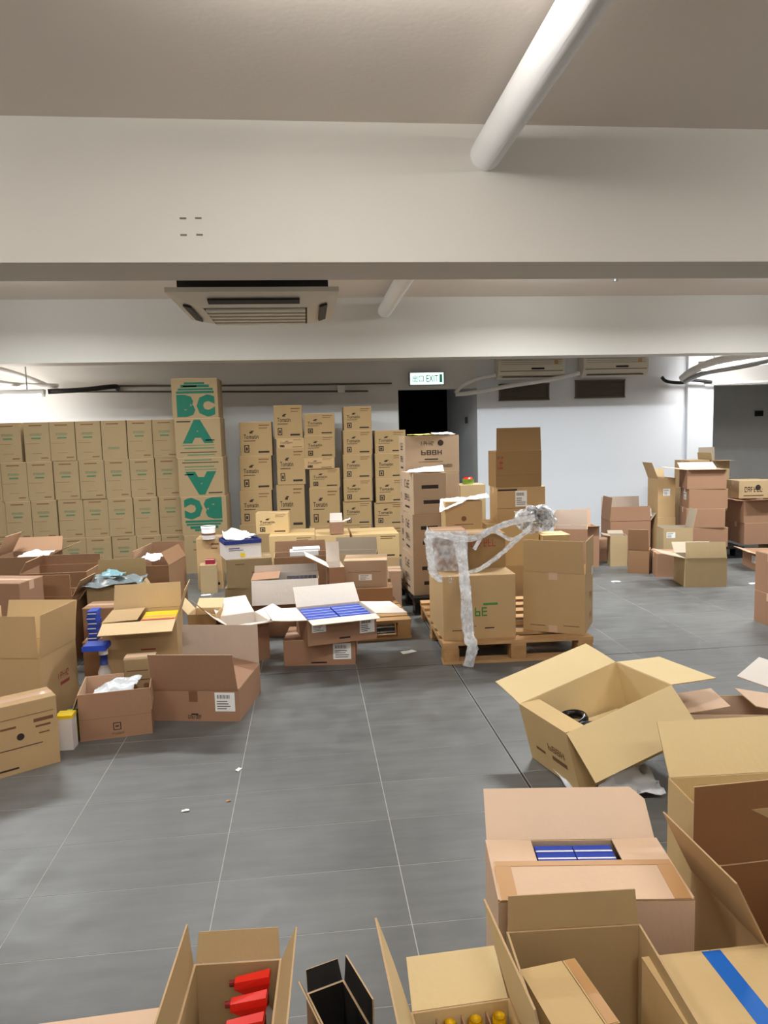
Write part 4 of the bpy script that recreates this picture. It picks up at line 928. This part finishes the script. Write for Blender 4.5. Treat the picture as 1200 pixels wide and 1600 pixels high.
# dividers and yellow-capped bottles
w5_, d5_, h5_ = FIT['fg5'][0][4:7]
for k in range(3):
    b = MB(); b.box((-w5_/4+k*w5_/4, 0, 0.13), (0.003, d5_-0.012, 0.24), CARD['B'][1]); b.build('divider', CT['fg5'])
for k in range(2):
    b = MB(); b.box((0, d5_/2-0.055-k*0.055, 0.128), (w5_-0.012, 0.003, 0.235), CARD['B'][1]); b.build('divider', CT['fg5'])
for i, (x_, y_, lb) in enumerate([(0.078, 0.132, 'rightmost at the back'), (0.026, 0.132, 'second from the right at the back'), (-0.03, 0.132, 'third from the right at the back'), (0.078, 0.078, 'just before the rightmost one')]):
    e = empty('bottle', (0, 0, 0), 0, 'yellow-capped bottle in the divided carton, ' + lb, 'bottle', 'yellow-capped bottles')
    b = MB(); b.lathe([(0.019, 0), (0.02, 0.01), (0.02, 0.17), (0.011, 0.20), (0.011, 0.21)], M_cup, n=12); b.build('bottle_body', e, True)
    b = MB(); b.lathe([(0.014, 0.21), (0.015, 0.213), (0.015, 0.245), (0.012, 0.25)], M_cap, n=14); b.build('cap', e, True)
    put(e, 'fg5', (x_, y_, 0.006))
# black rings in the tipped carton
b = MB(); b.sheet([(-0.17, -0.25, 0.10), (0.16, -0.25, 0.115), (0.17, 0.20, 0.07), (-0.16, 0.2, 0.06)], 8, 8, lambda u, v: (0, 0, 0.012*sin(7*u)*sin(5*v)), CARD['Y'][1], 0.006)
o = b.build('cardboard_pad'); tag(o, 'folded cardboard pad lying inside the tipped yellow carton', 'cardboard'); put(o, 'fg1', (0, 0, 0))
b = MB(); b.box((0, 0, 0.05), (0.10, 0.16, 0.10), CARD['Y'][0]); b.box((0, 0, 0.103), (0.10, 0.02, 0.002), M_tape)
o = b.build('small_box'); tag(o, 'small kraft box under the pad in the tipped carton', 'box'); put(o, 'fg1', (0, 0.1, 0.006)) if 0 else put(o, 'fg1', (0, -0.05, 0.0056))
for c_ in (o,): c_.scale = (1, 1, 0.5)
for i in range(2):
    b = MB(); n = 28; R, r = 0.062, 0.016; k = b.mi(M_blackgl)
    for a in range(n):
        for c in range(8):
            th, ph = 2*pi*a/n, 2*pi*c/8; b.v.append(((R+r*cos(ph))*cos(th), (R+r*cos(ph))*sin(th), r*1.5*sin(ph)))
    for a in range(n):
        for c in range(8): b.f.append((a*8+c, ((a+1) % n)*8+c, ((a+1) % n)*8+(c+1) % 8, a*8+(c+1) % 8)); b.m.append(k)
    o = b.build('black_ring', smooth=True); tag(o, 'black ring lying in the tipped yellow carton, %s one' % ('upper', 'lower')[i], 'ring', 'black rings'); put(o, 'fg1', (-0.085+0.145*i, -0.09-0.01*i, 0.15), 0.4)
# tapes on cartons (parts)
b = MB(); w6, d6, h6 = FIT['fg6'][0][4], 0.34, FIT['fg6'][0][6]
b.box((-w6/2+0.165, 0.02, h6+0.0008), (0.045, d6-0.05, 0.0012), M_btape); b.build('blue_tape', CT['fg6'])['label'] = 'blue tape strip'
b = MB(); w4, d4, h4 = FIT['fg4'][0][4:7]; b.box((w4/2-0.014, 0, h4+0.0008), (0.024, d4-0.004, 0.0012), M_tape); b.build('tape', CT['fg4'])
b = MB(); lf, al = 0.15, RD(4)
def fstrip(u0, u1, v0, v1):
    P_ = lambda u, v, q: (u, -d2/2+v*cos(al), h2+0.0012+0.0042+v*sin(al)+q)
    b.hexa([P_(u0, v0, 0), P_(u1, v0, 0), P_(u1, v1, 0), P_(u0, v1, 0), P_(u0, v0, .0012), P_(u1, v0, .0012), P_(u1, v1, .0012), P_(u0, v1, .0012)], (M_tape,)*3)
fstrip(-w2/2+0.01, w2/2-0.01, lf-0.022, lf-0.002); fstrip(-w2/2+0.008, -w2/2+0.05, 0.0, lf-0.0225); fstrip(w2/2-0.05, w2/2-0.008, 0.0, lf-0.0225)
b.build('tape', CT['fg2'])
# books in the pink carton
for i in range(7):
    o = packet(0.03, 0.2, 0.40, mat('book_dark', rgb(44, 44, 56), 0.4, 0.1), mat('book_silver', rgb(150, 150, 165), 0.35, 0.1), 'dark book standing in the pink white-flapped carton, %s from the left' % ORD[i], 'book', 'dark books in the pink carton'); put(o, 'C5', (0.025+i*0.033, 0.0, 0.01))
b = MB(); b.box((0, 0, 0.02), (0.25, 0.16, 0.04), M_foam); b.box((0.02, 0.0, 0.05), (0.24, 0.15, 0.02), M_foam)
o = b.build('foam_slab'); tag(o, 'white foam slab lying on the long brown carton', 'foam'); put(o, 'C6', (0.03, -0.03, FIT['C6'][0][6]-0.005+0.006))
# blue-rimmed box
c2 = FIT['C2'][0]
zc2 = CT['C3'].location.z+0.256
e = empty('storage_box', (c2[0], c2[1]-0.0, zc2), RD(16), 'white storage box with a blue rim, papers heaped in it', 'box'); CT['C2'] = e
W2, D2, H2 = 0.32, 0.29, 0.165
b = MB(); b.box((0, 0, 0.003), (W2-0.01, D2-0.01, 0.006), M_cup)
for s in (-1, 1): b.box((s*(W2/2-0.004), 0, H2/2-0.01), (0.006, D2, H2-0.02), M_cup); b.box((0, s*(D2/2-0.004), H2/2-0.01), (W2-0.01, 0.006, H2-0.02), M_cup)
b.build('box_body', e)
b = MB()
for s in (-1, 1): b.box((s*(W2/2-0.002), 0, H2-0.018), (0.014, D2+0.006, 0.034), M_bluerim); b.box((0, s*(D2/2-0.002), H2-0.018), (W2-0.01, 0.014, 0.034), M_bluerim)
b.build('rim', e)
b = MB(); marks(b, 'F', W2, D2, H2, [('bar', 0.42, 0.10, 0.12, 0.2, M_yel), ('bar', 0.1, 0.45, 0.4, 0.03, M_ink), ('bar', 0.1, 0.55, 0.3, 0.05, M_bluerim)]); b.build('printed_marks', e)
bpy.context.view_layer.update()
def crumple(seed, amp, fr=4.0, arch=0.0):
    def fn(u, v):
        n = noise.noise_vector(Vector((u*fr+seed, v*fr-seed, seed*0.7)))
        return (n.x*amp*0.3, n.y*amp*0.3, n.z*amp+arch*sin(pi*u)*sin(pi*v))
    return fn
def sheet(C_, m, label, cat='paper', name='paper_sheet', amp=0.02, nu=10, nv=8, arch=0.0, seed=None, fr=4.0, t=0.0012, group=None):
    b = MB(); b.sheet(C_, nu, nv, crumple(seed if seed is not None else random.random()*50, amp, fr, arch), m, t); o = b.build(name, smooth=True)
    return tag(o, label, cat, group)
for i, (p, q) in enumerate([((-0.15, -0.12, 0.168), (0.08, 0.08, 0)), ((-0.02, -0.1, 0.175), (0.15, 0.1, 0))]):
    C_ = [e.matrix_world @ Vector(v) for v in ((p[0], p[1], p[2]+0.0), (q[0], p[1], p[2]+0.012), (q[0], q[1], p[2]+0.05-0.04*i), (p[0], q[1], p[2]+0.07-0.05*i))]
    sheet(C_, M_paper, 'crumpled white paper on the blue-rimmed box, %s piece' % ('left', 'right')[i], amp=0.035, group='papers on the blue-rimmed box')
# white tub, red packet, green tub
T = FIT['C4'][0]; e = empty('tub', (T[0]+0.01, T[1]-0.02, T[6]+0.002), 0, 'white tub standing on the carton beside the green-lettered stack', 'tub')
b = MB(); b.lathe([(0.062, 0), (0.066, 0.01), (0.07, 0.11), (0.066, 0.112)], M_cup, n=20); b.build('tub_body', e, True)
b = MB(); b.lathe([(0.073, 0.112), (0.073, 0.128), (0.069, 0.131)], M_paper, n=20); b.build('lid', e, True)
b = MB(); b.lathe([(0.0685, 0.04), (0.0695, 0.06)], M_inkbr, n=20); b.build('printed_band', e, True)
T = FIT['C1'][0]; o = packet(0.09, 0.07, 0.045, mat('crimson_card', rgb(150, 40, 60), 0.4, 0.05), M_paper, 'crimson packet lying on the narrow grey carton', 'packet'); o.location = (T[0]+0.02, T[1], T[6]+0.001)
e = empty('tub', (1.55, 6.93, 1.006), 0, 'green tub with a red lid on the greyish pile by the doorway', 'tub')
b = MB(); b.lathe([(0.05, 0), (0.054, 0.01), (0.056, 0.05)], M_green, n=18); b.build('tub_body', e, True)
b = MB(); b.lathe([(0.042, 0.05), (0.042, 0.068), (0.038, 0.07)], M_red, n=18); b.build('lid', e, True)
# sheets on cartons
def on(key, pts): M = CT[key].matrix_world; return [M @ Vector(p) for p in pts]
h_ = 0.344
sheet(on('P5a2', [(-0.2, -0.19, h_+0.012), (0.12, -0.24, h_+0.012), (0.16, -0.05, h_+0.05), (-0.12, -0.02, h_+0.03)]), M_paper, 'white sheet lying across the top of the front column of the tall stack', amp=0.008)
sheet(on('P5b3', [(-0.22, -0.17, 0.338+0.006), (0.02, -0.165, 0.342), (0.0, 0.0, 0.35), (-0.2, 0.0, 0.345)]), M_yellowp, 'yellow sheet on the highest carton of the back column', amp=0.008)
sheet(on('P5b3', [(0.02, -0.16, 0.342), (0.22, -0.15, 0.342), (0.2, 0.05, 0.36), (0.03, 0.02, 0.36)]), M_paper, 'cream sheet beside the yellow one on the highest back carton', amp=0.008)
sheet(on('P6', [(-0.2, -0.17, 0.40), (0.02, -0.125, 0.482), (0.0, 0.06, 0.495), (-0.16, 0.05, 0.485)]), M_paper, 'white film sheet flopping over the left edge of the emblem carton', amp=0.02)
sheet(on('P6', [(0.0, -0.12, 0.484), (0.2, -0.12, 0.51), (0.2, 0.04, 0.515), (0.0, 0.05, 0.492)]), M_paper, 'white film sheet stretching right on top of the emblem carton', amp=0.015)
sheet(on('L8', [(-0.05, -0.16, 0.535), (0.19, -0.16, 0.54), (0.18, 0.1, 0.56), (-0.06, 0.1, 0.555)]), M_paper, 'heap of white sheets in the brown carton near the left edge', amp=0.02)
sheet(on('L11', [(-0.2, -0.2, 0.50), (0.16, -0.2, 0.50), (0.2, 0.08, 0.51), (-0.16, 0.1, 0.52)]), M_bagdark, 'grey plastic sheet spilling from the open kraft carton', 'plastic', 'plastic_sheet', amp=0.05, nu=16, nv=12)
sheet(on('L11', [(-0.12, -0.02, 0.545), (0.02, -0.04, 0.535), (0.05, 0.06, 0.55), (-0.09, 0.1, 0.57)]), mat('teal_plastic', rgb(120, 160, 168), 0.2, 0.1), 'pale teal plastic on the grey sheet in the kraft carton', 'plastic', 'plastic_sheet', amp=0.02)
sheet(on('L13', [(-0.12, -0.2, 0.53), (0.05, -0.2, 0.53), (0.05, 0.0, 0.55), (-0.1, 0.0, 0.55)]), M_foam, 'white crumpled paper on the large brown carton behind the cream flap', amp=0.03)
sheet(on('L3', [(-0.12, -0.1, 0.20), (0.08, -0.12, 0.21), (0.12, 0.05, 0.255), (-0.1, 0.06, 0.21)]), M_bag, 'white plastic bag bulging from the symbol carton', 'bag', 'plastic_bag', amp=0.03, nu=14, nv=12, arch=0.02)
sheet(on('R6', [(0.14, -0.1, 0.47), (0.27, -0.14, 0.46), (0.27, -0.1, 0.55), (0.14, -0.06, 0.56)]), M_paper, 'white paper standing at the right end of the wide pink open carton', amp=0.01)
sheet([(0.995, 3.100, 0.020), (1.042, 2.715, 0.020), (1.115, 3.081, 0.020), (1.097, 3.299, 0.020)], M_bag, 'crumpled white plastic under the left side of the tipped carton', 'plastic', 'plastic_sheet', amp=0.03, nu=14, nv=10, arch=0.01)
sheet([(1.106, 2.685, 0.030), (1.399, 2.675, 0.020), (1.436, 2.909, 0.030), (1.263, 2.861, 0.080)], M_bag, 'pale grey plastic on the floor under the right side of the tipped carton', 'plastic', 'plastic_sheet', amp=0.04, nu=14, nv=10, arch=0.02)
# blue things by the yellow-packet carton
for i in range(6):
    o = packet(0.055, 0.10, 0.03, M_blue, None, 'blue packet in the upright pile beside the narrow brown carton, %s from the floor' % ORD[i], 'packet', 'pile of blue packets'); o.location = (-1.345+0.006*(i % 2), 4.52, 0.30+i*0.0305)
    s = MB(); s.box((0, -0.0503, 0.015), (0.05, 0.0008, 0.006), M_paper); s.build('pale_band', o)
carton('carton', (-1.33, 4.53, 0, 0, 0.14, 0.16, 0.299, 0, 0), 'narrow dark brown carton under the pile of blue packets', 'B')
b = MB(); b.box((0, 0, 0.012), (0.13, 0.12, 0.024), M_blue); b.box((0, 0, 0.027), (0.12, 0.11, 0.006), M_blue); o = b.build('blue_lid'); tag(o, 'bright blue lid lying on the white bottle left of the cream-flapped carton', 'lid'); o.location = (-1.235, 4.17, 0.335)
e = empty('bottle', (-1.2, 4.17, 0), 0, 'clear bottle with a blue neck left of the cream-flapped carton', 'bottle')
b = MB(); b.lathe([(0.035, 0), (0.036, 0.2), (0.02, 0.24)], M_bottle, n=14); b.build('bottle_body', e, True)
b = MB(); b.lathe([(0.022, 0.24), (0.022, 0.3)], M_bluerim, n=12); b.build('neck', e, True)
b = MB(); b.lathe([(0.026, 0.3), (0.026, 0.333)], M_cup, n=12); b.build('cap', e, True)
# yellow and green packets between the left cartons
o = packet(0.075, 0.07, 0.16, M_cup, None, 'white packet with a yellow top beside the emblem carton', 'packet'); o.location = (-1.235, 3.60, 0); s = MB(); s.box((0, 0, 0.168), (0.078, 0.073, 0.016), M_yel); s.build('yellow_top', o)
o = packet(0.06, 0.06, 0.14, mat('lime_card', rgb(190, 200, 40), 0.4, 0.1), None, 'lime packet left of the symbol carton', 'packet'); o.location = (-1.245, 3.72, 0)
# litter on the floor
def scrap(p, s, label, m=M_paper, rz=0.3):
    b = MB(); x_, y_ = p[0], p[1]; c_, s_ = cos(rz), sin(rz); Q = [(-s, -s*.6), (s, -s*.5), (s*.8, s*.6), (-s*.9, s*.5)]
    b.sheet([(x_+a*c_-d_*s_, y_+a*s_+d_*c_, 0.003) for a, d_ in Q], 4, 4, crumple(p[0]*7, 0.004, 3), m, 0.0008); return tag(b.build('paper_scrap'), label, 'paper')
scrap((0.645, 4.846, -0.000), 0.055, 'white paper scrap on the floor left of the wooden pallet')
scrap((-0.365, 3.213, 0.000), 0.017, 'shiny white scrap alone in the middle of the left floor', rz=1)
scrap((-0.381, 2.928, 0.000), 0.010, 'tiny pale crumb just below the shiny scrap', M_tape)
scrap((-0.547, 2.875, 0.000), 0.016, 'small flat white scrap left of the tiny crumb', rz=0)
scrap((4.191, 6.387, 0.000), 0.05, 'white paper scrap on the floor at the right near the pink carton', rz=0)
scrap((2.985, 6.766, 0.000), 0.045, 'faint pale scrap on the floor before the right-hand pile', rz=0.1)
scrap((-1.031, 7.054, 0.000), 0.05, 'white scrap on the floor below the narrow grey carton', rz=0.1)

# ================================================================== STRETCH FILM
def film_mat():
    m = bpy.data.materials.new('stretch_film'); m.use_nodes = True; nt = m.node_tree; N = nt.nodes; L = nt.links
    p = N['Principled BSDF']; p.inputs['Base Color'].default_value = rgb(248, 249, 252); p.inputs['Roughness'].default_value = 0.2; p.inputs['Specular IOR Level'].default_value = 0.8
    tc = N.new('ShaderNodeTexCoord'); n = N.new('ShaderNodeTexNoise'); n.inputs['Scale'].default_value = 16; n.inputs['Detail'].default_value = 4; L.new(tc.outputs['Object'], n.inputs['Vector'])
    r = N.new('ShaderNodeMapRange'); r.inputs[1].default_value = 0.35; r.inputs[2].default_value = 0.7; r.inputs[3].default_value = 0.2; r.inputs[4].default_value = 0.95
    L.new(n.outputs[0], r.inputs[0]); L.new(r.outputs[0], p.inputs['Alpha'])
    bm = N.new('ShaderNodeBump'); bm.inputs['Strength'].default_value = 0.8; bm.inputs['Distance'].default_value = 0.02; L.new(n.outputs[0], bm.inputs['Height']); L.new(bm.outputs[0], p.inputs['Normal'])
    return m
M_film = film_mat()
film = empty('stretch_film', (1.1, 4.6, 0.9), 0, 'clear stretch film tangled over the pallet cartons, one strand hanging to the floor', 'plastic film')
FO = Vector((1.1, 4.6, 0.9))
def ribbon(pts, wd, seed, name, layers=3, n=26):
    pts = [Vector(p) for p in pts]; b = MB(); k = b.mi(M_film)
    for la in range(layers):
        base = len(b.v); sd = seed+la*3.1
        for i in range(n+1):
            s = i/n*(len(pts)-1); j = min(int(s), len(pts)-2); f_ = s-j
            p0, p1, p2, p3 = pts[max(j-1, 0)], pts[j], pts[j+1], pts[min(j+2, len(pts)-1)]
            c = 0.5*((2*p1)+(p2-p0)*f_+(2*p0-5*p1+4*p2-p3)*f_*f_+(3*p1-p0-3*p2+p3)*f_**3)
            t = (p2-p1).normalized(); side = t.cross(Vector((0, -1, 0.2))).normalized()
            for q in range(7):
                u = (q/6-0.5)*wd*(0.75+0.4*noise.noise(Vector((i*0.3, sd, 0))))
                nv = noise.noise_vector(Vector((i*0.9, q*0.8+sd, sd)))
                b.v.append(tuple(c+side*(u+nv.x*wd*0.12)+Vector((0, -1, 0))*(0.012+abs(nv.y)*wd*0.45)+t*nv.z*0.008-FO))
        for i in range(n):
            for q in range(6):
                a = base+i*7+q; b.f.append((a, a+1, a+8, a+7)); b.m.append(k)
    return b.build(name, film, True)
YF = 4.52
ribbon([(0.982, 4.720, 0.785), (0.994, 4.660, 0.643), (0.977, 4.500, 0.462), (0.986, 4.480, 0.235), (1.001, 4.440, 0.140), (0.975, 4.460, 0.008)], 0.085, 1.0, 'hanging_strand', 4)
ribbon([(0.769, 4.760, 0.827), (0.874, 4.740, 0.830), (1.004, 4.740, 0.794), (1.117, 4.750, 0.805), (1.240, 4.800, 0.847), (1.404, 4.900, 0.877), (1.597, 5.000, 0.890)], 0.055, 2.0, 'top_strand')
ribbon([(1.006, 4.660, 0.573), (1.119, 4.680, 0.599), (1.243, 4.680, 0.680), (1.346, 4.700, 0.759), (1.501, 4.800, 0.836)], 0.035, 3.0, 'swag_strand')
ribbon([(1.091, 4.740, 0.721), (1.161, 4.750, 0.817), (1.240, 4.800, 0.838), (1.380, 4.820, 0.767), (1.542, 4.900, 0.849)], 0.03, 4.0, 'cross_strand')
ribbon([(0.772, 4.700, 0.818), (0.783, 4.680, 0.691), (0.808, 4.640, 0.569), (0.907, 4.600, 0.551)], 0.06, 5.0, 'side_strand')
# film wrapped round the small carton: front and left sides
b = MB(); M4 = CT['P4a'].matrix_world
k = b.mi(M_film); w_, d_, h4_ = 0.235, FIT['P4a'][0][5], FIT['P4a'][0][6]; nu, nv = 30, 14
for j in range(nv+1):
    for i in range(nu+1):
        s = i/nu*(w_+d_); z_ = -0.03+j/nv*(h4_+0.04)
        p = Vector((w_/2-s, -d_/2-0.006, z_)) if s < w_ else Vector((-w_/2-0.006, -d_/2+(s-w_), z_))
        n_ = Vector((0, -1, 0)) if s < w_ else Vector((-1, 0, 0))
        q = M4 @ (p+n_*(0.004+0.03*abs(noise.noise(Vector((s*14, z_*14, 3))))))
        b.v.append(tuple(q-FO))
for j in range(nv):
    for i in range(nu): a = j*(nu+1)+i; b.f.append((a, a+1, a+nu+2, a+nu+1)); b.m.append(k)
b.build('wrapped_film', film, True)
# clump of film
b = MB(); k = b.mi(M_film); cc = Vector((1.698, 5.300, 0.834))
for la in range(7):
    base = len(b.v); n = 12; a0 = random.uniform(0, 6.28)
    for i in range(n+1):
        for j in range(n+1):
            th = a0+i/n*2.6; rr = 0.02+j/n*0.14; nv_ = noise.noise_vector(Vector((i*0.5+la*5, j*0.6, la)))
            b.v.append(tuple(cc+Vector((cos(th)*rr*1.0+nv_.x*0.03, (nv_.y)*0.10, sin(th)*rr*0.65+nv_.z*0.04))-FO))
    for i in range(n):
        for j in range(n): a = base+i*(n+1)+j; b.f.append((a, a+1, a+n+2, a+n+1)); b.m.append(k)
b.build('film_clump', film, True)
